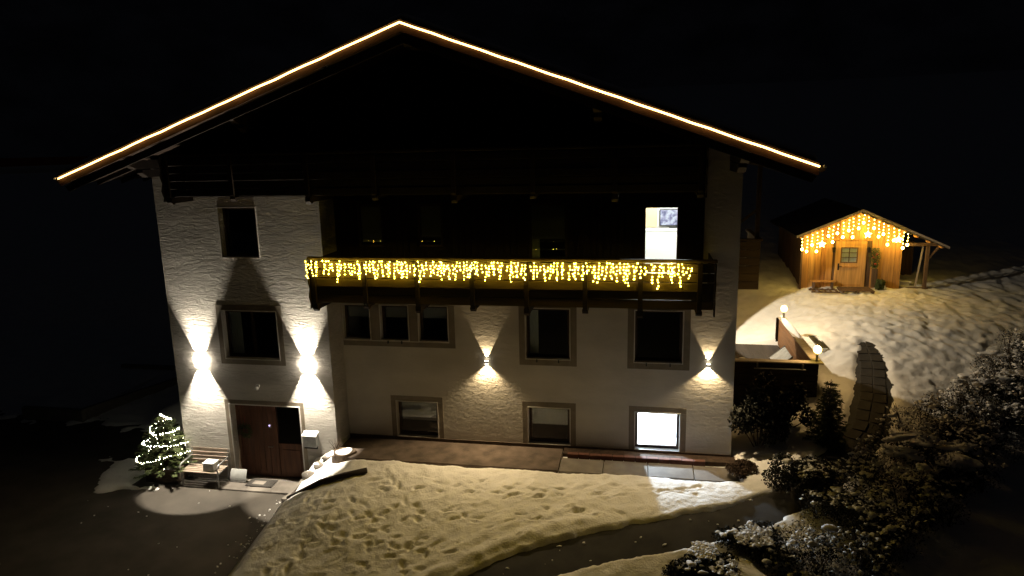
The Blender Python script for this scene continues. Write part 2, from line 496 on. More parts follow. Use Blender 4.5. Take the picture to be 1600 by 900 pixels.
me.polygons.add(len(quads)); me.polygons.foreach_set('loop_start', np.arange(0, quads.size, 4, dtype=np.int32)); me.polygons.foreach_set('loop_total', np.full(len(quads), 4, np.int32))
me.polygons.foreach_set('use_smooth', np.ones(len(quads), bool))
me.update(); me.validate()
me.materials.append(MATS['snow'])
ground = bpy.data.objects.new('ground', me); COL.objects.link(ground)
tag(ground, 'snow-covered lawn and hillside trampled with footprints', kind='structure')
def gz(x, y): return float(base_z(np.array([x]), np.array([y]))[0])
def gs(x, y): return float(ground_z(np.array([x]), np.array([y]))[0])

# asphalt yard and path sheets
def sheet(name, m, us, vs, fn, label):
    V = [fn(u, v) for v in vs for u in us]
    F = [(j * len(us) + i, j * len(us) + i + 1, (j + 1) * len(us) + i + 1, (j + 1) * len(us) + i) for j in range(len(vs) - 1) for i in range(len(us) - 1)]
    mb = MB(); mb.v = V; mb.f = F
    return tag(mb.build(name, m, smooth=True), label, kind='structure')
yx = np.linspace(-40, 1, 60); yy = np.linspace(-40, 12, 60)
ys = [-40, -25, -15, -9, -7, -6, -5.2, -4.5, -4, -3.5, -3, -2.7, -2.45, -2, -1.6, -1.2, -0.9]
yv = []
sheet('yard', 'asphalt', list(np.linspace(0, 1, 30)), ys, lambda u, v: ((-30 + (float(edge(np.array(v))) + 0.04 + 30) * u), v, float(yard_z(np.array(-30 + (float(edge(np.array(v))) + 30) * u), np.array(v)))), 'dark asphalt courtyard in front of the entrance')
sheet('side_yard', 'asphalt', list(np.linspace(-30, -4.86, 30)), [-0.9, 0, 1, 2, 3, 5, 8, 12], lambda u, v: (u, v, float(yard_z(np.array(u), np.array(v)))), 'dark asphalt strip running past the left side of the house')
def resample(pts, step):
    out = []
    for (ax, ay), (bx, by) in zip(pts[:-1], pts[1:]):
        n = max(1, int(math.hypot(bx - ax, by - ay) / step))
        out += [(ax + (bx - ax) * k / n, ay + (by - ay) * k / n) for k in range(n)]
    return out + [pts[-1]]
pp = resample(PATH, 0.25)
pv = []
for i, (x, y) in enumerate(pp):
    a = pp[max(0, i - 1)]; b = pp[min(len(pp) - 1, i + 1)]
    d = Vector((b[0] - a[0], b[1] - a[1])).normalized()
    pv.append([(x - d.y * w, y + d.x * w) for w in (-0.75, -0.4, 0, 0.4, 0.75)])
mb = MB()
mb.v = [(x, y, gz(x, y) + 0.0) for row in pv for (x, y) in row]
mb.f = [(j * 5 + i, j * 5 + i + 1, (j + 1) * 5 + i + 1, (j + 1) * 5 + i) for j in range(len(pv) - 1) for i in range(4)]
path_o = mb.build('path', 'asphalt_path', smooth=True)
tag(path_o, 'dark cleared asphalt path curving past the lawn up to the hut', kind='structure')
slab_me = None
for i, (x, y) in enumerate(pp):
    if y < 0.2 or i % 2: continue
    a = pp[max(0, i - 1)]; b = pp[min(len(pp) - 1, i + 1)]
    ang = math.atan2(b[1] - a[1], b[0] - a[0])
    for w in (-0.175, 0.175):
        sx, sy = x - math.sin(ang) * w, y + math.cos(ang) * w
        if slab_me is None:
            so = MB().box(-0.235, 0.235, -0.165, 0.165, -0.05, 0.018).build('paving_slab', 'path_slab', path_o, bevel=0.012); slab_me = so
        else:
            so = place(slab_me, path_o)
        so.location = (sx, sy, gz(sx, sy) + random.uniform(-.006, .008)); so.rotation_euler = (math.radians(random.uniform(-1, 1)) - 0.0, -math.atan2(gz(b[0], b[1]) - gz(a[0], a[1]), max(.01, math.hypot(b[0] - a[0], b[1] - a[1]))), ang + random.uniform(-.02, .02))
# paved walk along the main wall
mb = MB()
wx = np.linspace(0.02, 10.95, 44)
for (ya, yb, dz) in ((-1.36, -0.02, 0.0),):
    pass
walk = MB().box(0.03, 6.28, -1.33, -0.03, -0.35, 0.005).build('walkway', 'walk_stone')
tag(walk, 'brown stone walkway along the foot of the white wall', kind='structure')
nslab = 4
for i in range(nslab):
    a = 6.30 + i * 1.14
    MB().box(a, a + 1.125, -1.33, -0.55, -0.3, -0.01 + 0.006 * (i % 3)).build('slab', 'concrete', walk, bevel=0.01)
for i in range(12):
    a = 6.45 + i * 0.30
    MB().box(a, a + 0.285, -0.53, -0.40, -0.3, 0.10 + 0.004 * (i % 2)).build('edging_brick', 'brick_edge', walk, bevel=0.008)
MB().box(6.31, 10.85, -0.39, -0.03, -0.3, 0.045).build('gravel_bed', 'soil', walk)

# distant wooded hills
hm = MB()
N = 60
prof = []
for i in range(N + 1):
    a = math.radians(-100 + 200 * i / N)
    h = 60 + 50 * float(fbm(np.array(i * 0.23), np.array(0.5), 8, 4)) + 25 * math.cos(a * 1.3)
    prof.append((a, h))
for r, f in ((230, 0.0), (330, 0.55), (430, 1.0)):
    for a, h in prof:
        hm.v.append((8 + r * math.sin(a), r * math.cos(a), 8 + h * f * 1.6))
n1 = N + 1
hm.f = [(j * n1 + i, j * n1 + i + 1, (j + 1) * n1 + i + 1, (j + 1) * n1 + i) for j in range(2) for i in range(N)]
tag(hm.build('hills', 'forest', smooth=True), 'black wooded mountainside behind the house', kind='structure')

# ------------------------------------------------------------------ house
house = thing('alpine_house', 'large white alpine house with dark timber gable and balconies', 'house', (0, 0, 0))
def wall_holes(mb, x0, x1, z0, z1, y0, y1, holes):
    """solid wall slab between planes y0 (outside) and y1 with rectangular holes (hx0,hx1,hz0,hz1)"""
    xs = sorted(set([x0, x1] + [v for h in holes for v in h[:2]]))
    zs = sorted(set([z0, z1] + [v for h in holes for v in h[2:]]))
    xi = {v: i for i, v in enumerate(xs)}; zi = {v: i for i, v in enumerate(zs)}
    def solid(i, j):
        if i < 0 or j < 0 or i >= len(xs) - 1 or j >= len(zs) - 1: return False
        cx = (xs[i] + xs[i + 1]) / 2; cz = (zs[j] + zs[j + 1]) / 2
        return not any(h[0] < cx < h[1] and h[2] < cz < h[3] for h in holes)
    o = len(mb.v)
    nX, nZ = len(xs), len(zs)
    for y in (y0, y1):
        for z in zs:
            for x in xs: mb.v.append((x, y, z))
    def I(i, j, k): return o + k * nX * nZ + j * nX + i
    for i in range(nX - 1):
        for j in range(nZ - 1):
            if not solid(i, j): continue
            mb.f.append((I(i, j, 0), I(i + 1, j, 0), I(i + 1, j + 1, 0), I(i, j + 1, 0)))
            mb.f.append((I(i, j, 1), I(i, j + 1, 1), I(i + 1, j + 1, 1), I(i + 1, j, 1)))
            if not solid(i - 1, j): mb.f.append((I(i, j, 0), I(i, j + 1, 0), I(i, j + 1, 1), I(i, j, 1)))
            if not solid(i + 1, j): mb.f.append((I(i + 1, j, 0), I(i + 1, j, 1), I(i + 1, j + 1, 1), I(i + 1, j + 1, 0)))
            if not solid(i, j - 1): mb.f.append((I(i, j, 0), I(i, j, 1), I(i + 1, j, 1), I(i + 1, j, 0)))
            if not solid(i, j + 1): mb.f.append((I(i, j + 1, 0), I(i + 1, j + 1, 0), I(i + 1, j + 1, 1), I(i, j + 1, 1)))
    return mb
WR = 10.73; WL = -4.81; BD = -0.845
GF = [(1.50, 2.70, 0.12, 1.17), (5.32, 6.46, 0.12, 1.17), (8.23, 9.39, 0.12, 1.17)]
FF = [(0.06, 0.84, 2.98, 3.97), (1.17, 1.97, 2.98, 3.97), (2.28, 3.11, 2.98, 3.97), (5.29, 6.47, 2.58, 3.97), (8.19, 9.41, 2.58, 3.97)]
UF = [(0.65, 1.40, 5.60, 6.78), (2.36, 3.08, 5.60, 6.78), (5.40, 6.42, 4.66, 6.78), (8.35, 9.27, 4.66, 6.70)]
BW = [(-2.93, -1.84, 5.44, 6.78), (-3.15, -1.52, 2.56, 3.93)]
DOOR = (-3.22, -1.08, -1.15, 1.17)
mb = MB(); wall_holes(mb, 0, WR, -1.3, 4.55, 0, 0.34, GF + FF)
mb.box(9.86, WR, 0, 0.34, 4.552, 8.1)
mb.box(WR - 0.34, WR, 0.342, 12, -1.3, 8.0)
mb.box(0, WR - 0.35, 11.7, 12, -1.3, 8)
mb.build('wall', 'plaster_main', house)
mb = MB(); wall_holes(mb, WL, 0, -1.3, 8.1, BD, BD + 0.36, BW + [DOOR])
mb.box(-0.36, 0, BD + 0.362, 0.4, -1.3, 8.1)
mb.box(WL, WL + 0.36, BD + 0.362, 12, -1.3, 8.1)
mb.box(WL + 0.36, 0, 11.7, 12, -1.3, 8.1)
mb.build('bay_wall', 'plaster', house)
# floors inside keep rooms dark
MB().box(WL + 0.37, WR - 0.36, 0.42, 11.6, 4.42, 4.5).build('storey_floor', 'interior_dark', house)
# timber upper storey with boards
mb = MB(); wall_holes(mb, 0.003, 9.85, 4.552, 7.6, 0.03, 0.34, UF)
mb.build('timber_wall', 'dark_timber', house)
bw = 0.175
proto = {}
def board_piece(name, m, parent, x0, x1, y0, y1, z0, z1):
    key = (name, round(x1 - x0, 3), round(z1 - z0, 3), round(y1 - y0, 3), m)
    if key not in proto:
        o = MB().box(0, x1 - x0, 0, y1 - y0, 0, z1 - z0).build(name, m, parent, bevel=0.006)
        proto[key] = o
    else:
        o = place(proto[key], parent)
    o.location = (x0, y0, z0)
    return o
x = 0.03
while x < 9.8:
    x1 = min(x + bw, 9.84)
    segs = [(4.56, 7.58)]
    for h in UF:
        if h[0] - 0.13 < x1 and h[1] + 0.13 > x:
            segs = [(4.56, h[2] - 0.13), (h[3] + 0.13, 7.58)]
    for a, b in segs:
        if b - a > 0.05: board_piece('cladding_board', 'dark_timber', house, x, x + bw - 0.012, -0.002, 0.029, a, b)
    x += bw
# gable wall with boards
RX, RZ, EZ, EXL, EXR = 2.96, 10.99, 7.68, -6.4, 11.94
def roof_z(x): return RZ - (RZ - EZ) * ((RX - x) / (RX - EXL) if x < RX else (x - RX) / (EXR - RX))
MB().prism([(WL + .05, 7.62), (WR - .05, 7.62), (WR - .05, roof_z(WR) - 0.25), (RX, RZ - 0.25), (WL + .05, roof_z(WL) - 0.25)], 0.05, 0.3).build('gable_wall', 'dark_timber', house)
GW = [(0.86, 1.75, 8.3, 9.45), (4.12, 5.05, 8.3, 9.45)]
x = WL + 0.08
while x < WR - 0.25:
    a = 7.63
    zt = min(roof_z(x), roof_z(x + bw)) - 0.28
    if not any(h[0] - .12 < x + bw and h[1] + .12 > x for h in GW):
        if zt - a > 0.1: MB().prism([(x, a), (x + bw - 0.014, a), (x + bw - 0.014, roof_z(x + bw) - 0.28), (x, roof_z(x) - 0.28)], 0.012, 0.048).build('gable_board', 'dark_timber', house)
    else:
        if zt - 9.57 > 0.1: MB().prism([(x, 9.58), (x + bw - 0.014, 9.58), (x + bw - 0.014, roof_z(x + bw) - 0.28), (x, roof_z(x) - 0.28)], 0.012, 0.048).build('gable_board', 'dark_timber', house)
        MB().box(x, x + bw - 0.014, 0.012, 0.048, a, 8.17).build('gable_board', 'dark_timber', house)
    x += bw
# bay roof infill between bay front and gable
MB().box(WL + 0.37, -0.37, BD + 0.05, 0.02, 7.62, 7.68).build('bay_ceiling', 'soffit', house)
# plinth
mb = MB().box(0.02, WR, -0.03, -0.002, -0.35, 0.10)
mb.build('plinth', 'plinth', house)
MB().prism([(-1.06, -1.15), (-1.06, -0.86), (-0.002, -0.05), (-0.002, -1.15)], BD - 0.02, BD - 0.002).build('bay_plinth', 'plinth', house)

# windows -------------------------------------------------------
def window(x0, x1, z0, z1, y, surround=0.0, leaves=1, blind=0.0, frame='frame_brown', depth=0.14, curtain=False, sur_bottom=True, lit=False, name='window', line=True, sillbar=False):
    f = 0.07
    yy0 = y + depth
    mb = MB()
    mb.box(x0, x1, yy0, yy0 + 0.06, z0, z0 + f).box(x0, x1, yy0, yy0 + 0.06, z1 - f, z1)
    mb.box(x0, x0 + f, yy0, yy0 + 0.06, z0 + f, z1 - f).box(x1 - f, x1, yy0, yy0 + 0.06, z0 + f, z1 - f)
    for k in range(1, leaves):
        xm = x0 + (x1 - x0) * k / leaves
        mb.box(xm - 0.045, xm + 0.045, yy0 - 0.004, yy0 + 0.056, z0 + f, z1 - f)
    w = mb.build(name, frame, house)
    for k in range(leaves):
        a = x0 + (x1 - x0) * k / leaves + (f if k == 0 else 0.045); b = x0 + (x1 - x0) * (k + 1) / leaves - (f if k == leaves - 1 else 0.045)
        MB().box(a, b, yy0 + 0.026, yy0 + 0.034, z0 + f, z1 - f).build('pane', 'glass', w)
    if surround:
        s = surround
        mb = MB()
        mb.box(x0 - s, x1 + s, y - 0.008, y - 0.001, z1 + 0.0, z1 + s)
        mb.box(x0 - s, x0 - 0.0, y - 0.008, y - 0.001, z0 - (s if sur_bottom else 0.02), z1 - 0.002)
        mb.box(x1 + 0.0, x1 + s, y - 0.008, y - 0.001, z0 - (s if sur_bottom else 0.02), z1 - 0.002)
        if sur_bottom: mb.box(x0 + 0.002, x1 - 0.002, y - 0.008, y - 0.001, z0 - s, z0 - 0.002)
        mb.build('surround', 'surround', w)
    if line:
        t = 0.025
        mb = MB()
        mb.box(x0 - t, x1 + t, y - 0.02, y + 0.02, z0 - t, z0).box(x0 - t, x1 + t, y - 0.02, y + 0.02, z1, z1 + t)
        mb.box(x0 - t, x0, y - 0.018, y + 0.02, z0, z1).box(x1, x1 + t, y - 0.018, y + 0.02, z0, z1)
        mb.build('trim', 'frame_white', w)
    if sillbar:
        for q in (0.25, 0.75):
            xm = x0 + (x1 - x0) * q
            MB().box(xm - 0.015, xm + 0.015, y - 0.06, y - 0.021, z0 - 0.09, z0 - 0.01).build('shutter_catch', 'metal_black', w)
    if blind:
        zb = z1 - f - (z1 - z0 - 2 * f) * blind
        MB().box(x0 + f + 0.01, x1 - f - 0.01, yy0 + 0.09, yy0 + 0.10, zb, z1 - f).build('blind', 'blind', w)
    if curtain:
        MB().box(x0 + f, x0 + f + (x1 - x0) * 0.2, yy0 + 0.11, yy0 + 0.13, z0 + f, z1 - f).build('curtain', 'curtain', w)
    return w
tag(window(*GF[0], 0, 0.17, blind=0.62, sur_bottom=False), 'low ground-floor window beside the inner corner')
tag(window(*GF[1], 0, 0.17, blind=0.55, sur_bottom=False), 'low ground-floor window in the middle of the wall')
tag(window(*GF[2], 0, 0.17, sur_bottom=False), 'brightly lit ground-floor window')
for i, h in enumerate(FF[:3]): window(*h, 0, 0.0, blind=0.38, sillbar=(i == 1))
sur3 = MB().box(0.02, 3.31, -0.008, -0.001, 2.79, 2.93).box(3.14, 3.31, -0.008, -0.001, 2.932, 4.0)
sur3.box(0.872, 1.14, -0.008, -0.001, 2.96, 4.0).box(2.0, 2.25, -0.008, -0.001, 2.96, 4.0)
sur3.build('window_surround', 'surround', house)
window(*FF[3], 0, 0.19, curtain=True, sillbar=True)
window(*FF[4], 0, 0.19, sillbar=True)
window(*UF[0], 0.0, 0, blind=0.95, depth=0.08, line=False)
window(*UF[1], 0.0, 0, blind=0.8, depth=0.08, line=False)
window(*UF[2], 0.0, 0, curtain=True, blind=0.45, depth=0.08, line=False, name='balcony_door')
tag(window(*UF[3], 0.0, 0, depth=0.08, line=False, name='balcony_door'), 'brightly lit balcony door')
for h in GW:
    mb = MB()
    mb.box(h[0], h[1], -0.01, 0.048, h[2], h[2] + .08).box(h[0], h[1], -0.01, 0.048, h[3] - .08, h[3]).box(h[0], h[0] + .08, -0.01, 0.048, h[2] + .08, h[3] - .08).box(h[1] - .08, h[1], -0.01, 0.048, h[2] + .08, h[3] - .08)
    w = mb.build('gable_window', 'frame_brown', house)
    MB().box(h[0] + .08, h[1] - .08, 0.02, 0.03, h[2] + .08, h[3] - .08).build('pane', 'glass', w)
window(*BW[0], BD, 0.0, leaves=1, depth=0.2)
window(*BW[1], BD, 0.17, leaves=2, depth=0.16, curtain=True)
# dark sheets added behind the windows keep the unlit rooms dark
MB().box(WL + 0.37, -0.37, BD + 1.6, BD + 1.65, -1.2, 7.6).build('dark_backing', 'interior_dark', house)
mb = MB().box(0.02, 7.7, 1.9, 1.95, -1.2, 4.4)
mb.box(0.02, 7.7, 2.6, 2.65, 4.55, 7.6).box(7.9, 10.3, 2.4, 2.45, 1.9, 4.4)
mb.build('dark_backing', 'interior_dark', house)
# room behind the lit ground floor window
mb = MB()
X0, X1, Z0, Z1, YB = 7.75, 9.9, -0.5, 1.75, 2.3
mb.box(X0 - .05, X0, 0.345, YB, Z0, Z1).box(X1, X1 + .05, 0.345, YB, Z0, Z1).box(X0 - .05, X1 + .05, YB, YB + .05, Z0, Z1)
mb.box(X0 - .05, X1 + .05, 0.345, YB + .05, Z0 - .05, Z0 - .001).box(X0 - .05, X1 + .05, 0.345, YB + .05, Z1 + .001, Z1 + .05)
room = mb.build('cellar_room', 'interior_white', house)
cl = thing('pendant_lamp', 'white pendant lamp inside the bright ground-floor window', 'lamp', (8.05, 1.6, 1.0))
MB().tube([(0, 0, 0.14), (0, 0, 0.16), (0, 0, 0.26)], [0.16, 0.15, 0.04], 16).build('shade', 'white_plastic', cl)
MB().tube([(0, 0, 0.262), (0, 0, 0.745)], 0.008, 6).build('cord', 'metal_black', cl)
MB().ball((0, 0, 0.08), 0.05, 12, 8).build('bulb', 'ceiling_glow', cl, True)
point(cl, (0, 0, -0.01), 1900, (0.84, 0.93, 1.0), 0.045)
# room behind the lit balcony door
mb = MB()
X0, X1, Z0, Z1, YB = 7.9, 10.3, 4.6, 7.2, 3.5
mb.box(X0 - .05, X0, 0.345, YB, Z0, Z1).box(X1, X1 + .05, 0.345, YB, Z0, Z1).box(X0 - .05, X1 + .05, YB, YB + .05, Z0, Z1)
mb.box(X0 - .05, X1 + .05, 0.345, YB + .05, Z0 - .05, Z0 - .001).box(X0 - .05, X1 + .05, 0.345, YB + .05, Z1 + .001, Z1 + .05)
room2 = mb.build('living_room', 'interior_white', house)
MB().box(7.95, 8.78, 3.42, 3.49, 5.75, 7.15).build('cream_panel', 'interior_cream', room2)
sb = thing('sideboard', 'tall white sideboard below the television in the lit room', 'sideboard', (9.1, 3.2, 4.6))
MB().box(-1.1, 1.1, -0.25, 0.2, 0, 1.10).build('cabinet', 'interior_white', sb)
MB().box(-1.13, 1.13, -0.28, 0.22, 1.101, 1.135).build('top', 'interior_white', sb)
tv = thing('television', 'television showing a picture in the lit balcony room', 'television', (9.35, 3.36, 5.735))
MB().box(-0.5, 0.5, -0.02, 0.03, 0.06, 0.56).build('body', 'metal_black', tv)
MB().box(-0.48, 0.48, -0.026, -0.021, 0.085, 0.54).build('screen', 'screen', tv)
MB().box(-0.22, 0.22, -0.07, 0.08, 0.0, 0.02).box(-0.03, 0.03, 0, 0.02, 0.02, 0.06).build('stand', 'metal_black', tv)
cl2 = thing('ceiling_lamp', 'round ceiling lamp inside the lit balcony room', 'lamp', (9.0, 1.9, 7.17))
MB().cyl((0, 0), 0.2, -0.10, -0.03, 20).build('diffuser', 'ceiling_glow', cl2, True)
MB().cyl((0, 0), 0.12, -0.029, 0.028, 16).build('mount', 'white_plastic', cl2)
point(cl2, (0, 0, -0.25), 270, (1.0, 0.93, 0.78), 0.08)

# entrance door -------------------------------------------------
yd = BD + 0.24
mb = MB().box(-3.22, -3.12, yd, yd + .1, -1.15, 1.17).box(-1.18, -1.08, yd, yd + .1, -1.15, 1.17).box(-3.12, -1.18, yd, yd + .1, 1.07, 1.17).box(-2.06, -1.96, yd, yd + .1, -1.15, 1.07)
door = mb.build('front_door', 'door_wood', house)
for i in range(6):
    a = -3.115 + i * 0.175
    MB().box(a, a + 0.168, yd + 0.02, yd + 0.07, -1.14, 1.065).build('door_board', 'door_wood', door, bevel=0.004)
MB().box(-1.955, -1.185, yd + .02, yd + .07, -1.14, -0.10).build('side_panel', 'door_wood', door)
MB().box(-1.85, -1.29, yd + .006, yd + .019, -0.95, -0.25).build('panel_moulding', 'door_wood', door, bevel=0.006)
MB().box(-1.955, -1.185, yd + .03, yd + .04, -0.06, 1.065).build('side_light', 'glass', door)
MB().box(-1.955, -1.185, yd + .005, yd + .07, -0.10, -0.06).build('glazing_bar', 'door_wood', door)
MB().tube([(-2.12, yd - .01, -0.16), (-2.12, yd - .06, -0.16), (-2.25, yd - .06, -0.16)], 0.014).build('door_handle', 'metal_grey', door)
sw = 0.15
mb = MB().box(-3.22 - sw, -1.08 + sw, BD - .008, BD - .001, 1.17, 1.17 + sw).box(-3.22 - sw, -3.22, BD - .008, BD - .001, -1.15, 1.168).box(-1.08, -1.08 + sw, BD - .008, BD - .001, -0.8, 1.168)
mb.build('door_surround', 'surround', house)
mb = MB().box(-3.25, -1.05, BD - .02, BD + .02, 1.172, 1.20).box(-3.25, -3.222, BD - .02, BD + .02, -1.15, 1.17).box(-1.078, -1.05, BD - .02, BD + .02, -0.85, 1.17)
mb.build('door_trim', 'frame_white', house)

# roof ----------------------------------------------------------
YF, YBk = -2.2, 12.6
def slab_pts(side, dz0, dz1):
    ex = EXL if side < 0 else EXR
    return [(ex, EZ + dz0), (RX, RZ + dz0), (RX, RZ + dz1), (ex, EZ + dz1)]
for side in (-1, 1):
    r = MB().prism(slab_pts(side, -0.13, 0.06), YF, YBk).build('roof', 'soffit', house)
    MB().prism(slab_pts(side, 0.061, 0.10), YF - 0.09, YBk).build('roof_sheet', 'roof_metal', r)
    sn = slab_pts(side, 0.101, 0.25)
    MB().prism(sn, YF + 0.10, YBk - 0.2).build('roof_snow', 'snow_cap', r, bevel=0.05)
    MB().prism(slab_pts(side, -0.19, 0.06), YF - 0.045, YF - 0.001).build('bargeboard', 'barge_timber', house)
    ex = EXL if side < 0 else EXR
    MB().prism([(ex + (0.1 if side < 0 else -.1), EZ - .34), (RX, RZ - 0.42), (RX, RZ - 0.20), (ex, EZ - .20)], YF + 0.10, YF + 0.14).build('inner_bargeboard', 'dark_timber', house)
    for q in range(int(9 / 0.8)):
        pass
    g = ex + (-0.07 if side < 0 else 0.07)
    MB().tube([(g, YF, EZ - 0.05), (g, YBk, EZ - 0.05)], 0.07, 10).build('gutter', 'roof_metal', house)
for X in (-4.6, -1.6, RX, 7.3, 10.5):
    z = roof_z(X) - 0.20 - 0.03
    mb = MB().prism([(YF + 0.16, z - 0.10), (YF + 0.16, z), (0.04, z), (0.04, z - 0.22), (YF + 0.45, z - 0.22)], X - 0.09, X + 0.09, 'x')
    mb.build('purlin', 'dark_timber', house)
for X in (-4.6, -1.6, 7.3, 10.5):
    z = roof_z(X) - 0.47
    MB().prism([(-1.55, z - 0.08), (-1.55, z), (0.0, z), (0.0, z - 0.2), (-1.35, z - 0.2)], X - 0.09, X + 0.09, 'x').build('purlin', 'dark_timber', house)
for k in range(16):
    y = -1.95 + k * 0.9
    for side in (-1, 1):
        ex = EXL + .05 if side < 0 else EXR - .05
        wx_ = WL - .02 if side < 0 else WR + .02
        MB().prism([(ex, roof_z(ex) - 0.25), (ex, roof_z(ex) - 0.14), (wx_, roof_z(wx_) - 0.14), (wx_, roof_z(wx_) - 0.27)], y, y + 0.1).build('rafter', 'dark_timber', house)

# balconies -----------------------------------------------------
def balcony(x0, x1, yf, zb, zt, yb, posts, label, boards=5, tm='balcony_timber'):
    b = MB().box(x0, x1, yf + 0.20, yb, zb, zb + 0.12).build('balcony', tm, house)
    tag(b, label)
    n = boards
    h = (zt - 0.10 - zb) / n
    for k in range(n):
        z0 = zb + 0.02 + k * h
        y0 = yf + 0.01 + 0.006 * (k % 2) + (0.13 if k < 2 else 0.0)
        MB().box(x0, x1, y0, y0 + 0.03, z0, z0 + h - 0.022).build('board', tm, b, bevel=0.006)
        for s, xs in ((0, x0), (1, x1)):
            MB().box(xs - (0.034 if s == 0 else -0.004), xs - (0.004 if s == 0 else -0.034), yf + 0.05, yb, z0, z0 + h - 0.022).build('end_board', tm, b, bevel=0.006)
    MB().box(x0 - 0.06, x1 + 0.06, yf - 0.03, yf + 0.10, zt - 0.07, zt).build('handrail', tm, b, bevel=0.012)
    for i, px in enumerate(posts):
        zl = zb - 0.14 if i % 2 == 0 else zb - 0.06
        MB().prism([(yf - 0.05, zb + 0.06), (yf - 0.055, zt - 0.3), (yf - 0.02, zt - 0.075), (yf + 0.008, zt - 0.075), (yf + 0.008, zb - 0.0), (yf - 0.03, zb - 0.0)], px - 0.055, px + 0.055, 'x').build('post', 'dark_timber', b)
        MB().prism([(yf - 0.03, zl + .02), (yf + 0.04, zl - 0.05), (yf + 0.12, zl), (yb, zl), (yb, zb - 0.002), (yf - 0.03, zb - 0.002)], px - 0.07, px + 0.07, 'x').build('bracket', 'dark_timber', b)
    # carved end cheeks
    for xs in (x0 - 0.036, x1 + 0.006):
        pts = []
        for k in range(13):
            t = k / 12
            pts.append((yf - 0.08 + 0.035 * math.sin(t * 19), zb - 0.10 + (zt - 0.08 - zb + 0.10) * t))
        pts += [(yf + 0.045, zt - 0.08), (yf + 0.045, zb - 0.10)]
        MB().prism(pts, xs - 0.001, xs + 0.031, 'x').build('end_cheek', 'dark_timber', b)
    return b
balcony(0.04, 9.97, -1.70, 4.38, 5.60, -0.01, [0.12, 1.50, 2.87, 4.27, 5.61, 7.02, 8.31, 9.65], 'long dark timber balcony hung with icicle lights')
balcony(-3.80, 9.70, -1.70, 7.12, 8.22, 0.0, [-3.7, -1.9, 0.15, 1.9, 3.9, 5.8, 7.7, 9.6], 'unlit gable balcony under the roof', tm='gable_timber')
sbal = MB().box(10.74, 11.85, 4.2, 6.6, 3.75, 3.9).build('side_balcony', 'balcony_timber', house)
for k in range(6):
    MB().box(10.76, 11.9, 4.15 + .004 * (k % 2), 4.19, 3.72 + k * 0.25, 3.72 + k * 0.25 + 0.235).build('board', 'balcony_timber', sbal)
    MB().box(11.86, 11.89, 4.2, 6.6, 3.72 + k * 0.25, 3.72 + k * 0.25 + 0.235).build('board', 'balcony_timber', sbal)
MB().box(10.76, 11.95, 4.1, 4.25, 5.23, 5.3).box(11.8, 11.95, 4.252, 6.6, 5.23, 5.3).build('handrail', 'balcony_timber', sbal)
MB().box(11.74, 11.86, 4.2, 4.32, 5.302, 7.7).build('post', 'dark_timber', sbal)
MB().tube([(11.8, 4.26, 6.2), (10.8, 4.26, 5.4)], 0.05, 4).build('brace', 'dark_timber', sbal)

# ------------------------------------------------------------------ wall lamps
WARM = (1.0, 0.74, 0.41)
COOL = (1.0, 0.885, 0.70)
def bay_lamp(x, label):
    t = thing('wall_lamp', label, 'lamp', (x, BD - 0.085, 2.45), 'up and down wall lamps')
    MB().box(-0.05, 0.05, 0.05, 0.083, -0.04, 0.04).build('bracket', 'metal_grey', t)
    pts = [(0.17 * math.cos(a), 0.055 * math.sin(a)) for a in [2 * math.pi * k / 28 for k in range(28)]]
    MB().prism(pts, -0.15, 0.15, 'z').build('glass_body', 'lamp_glow', t, True)
    for s in (-1, 1):
        for dx in (-0.13, -0.045, 0.045, 0.13):
            spot(t, (dx, 0, s * 0.165), (0, 0.0 if s < 0 else 0.10, s), 30.5 if s < 0 else 26, 400 if s < 0 else 250, COOL, 0.10)
bay_lamp(-3.95, 'blazing up-and-down wall lamp left of the entrance door')
bay_lamp(-0.69, 'blazing up-and-down wall lamp above the letterbox')
def main_lamp(x, z, label, down=500, tilt=0.9, half=66):
    t = thing('wall_lamp', label, 'lamp', (x, -0.045, z), 'up and down wall lamps')
    MB().box(-0.03, 0.03, 0.016, 0.044, -0.03, 0.03).build('bracket', 'metal_black', t)
    MB().box(-0.05, 0.05, -0.05, 0.015, -0.035, 0.035).build('housing', 'metal_grey', t, bevel=0.006)
    for s in (-1, 1):
        MB().box(-0.045, 0.045, -0.045, 0.010, s * 0.036, s * 0.042).build('lens', 'lens_glow', t)
    spot(t, (0, -0.002, 0.046), (0, 0, 1), 27, 110, WARM, 0.12)
    spot(t, (0, 0.014, -0.046), (0, -tilt, -1), half, down, WARM, 0.35)
main_lamp(4.19, 2.44, 'small wall lamp on the wall between the windows')
main_lamp(10.07, 2.56, 'small wall lamp near the right corner of the house', 300, 0.35, 58.5)
fl = thing('floodlight', 'floodlight on the side wall of the house above the terrace', 'lamp', (10.80, 7.6, 5.0))
MB().box(-0.06, 0.12, -0.1, 0.1, -0.08, 0.08).build('housing', 'metal_black', fl, bevel=0.01)
MB().box(0.121, 0.128, -0.085, 0.085, -0.065, 0.065).build('lens', 'lens_glow', fl)
spot(fl, (0.16, 0, 0), (1, 0.0, -0.75), 44.5, 1150, (1.0, 0.85, 0.62), 0.08)

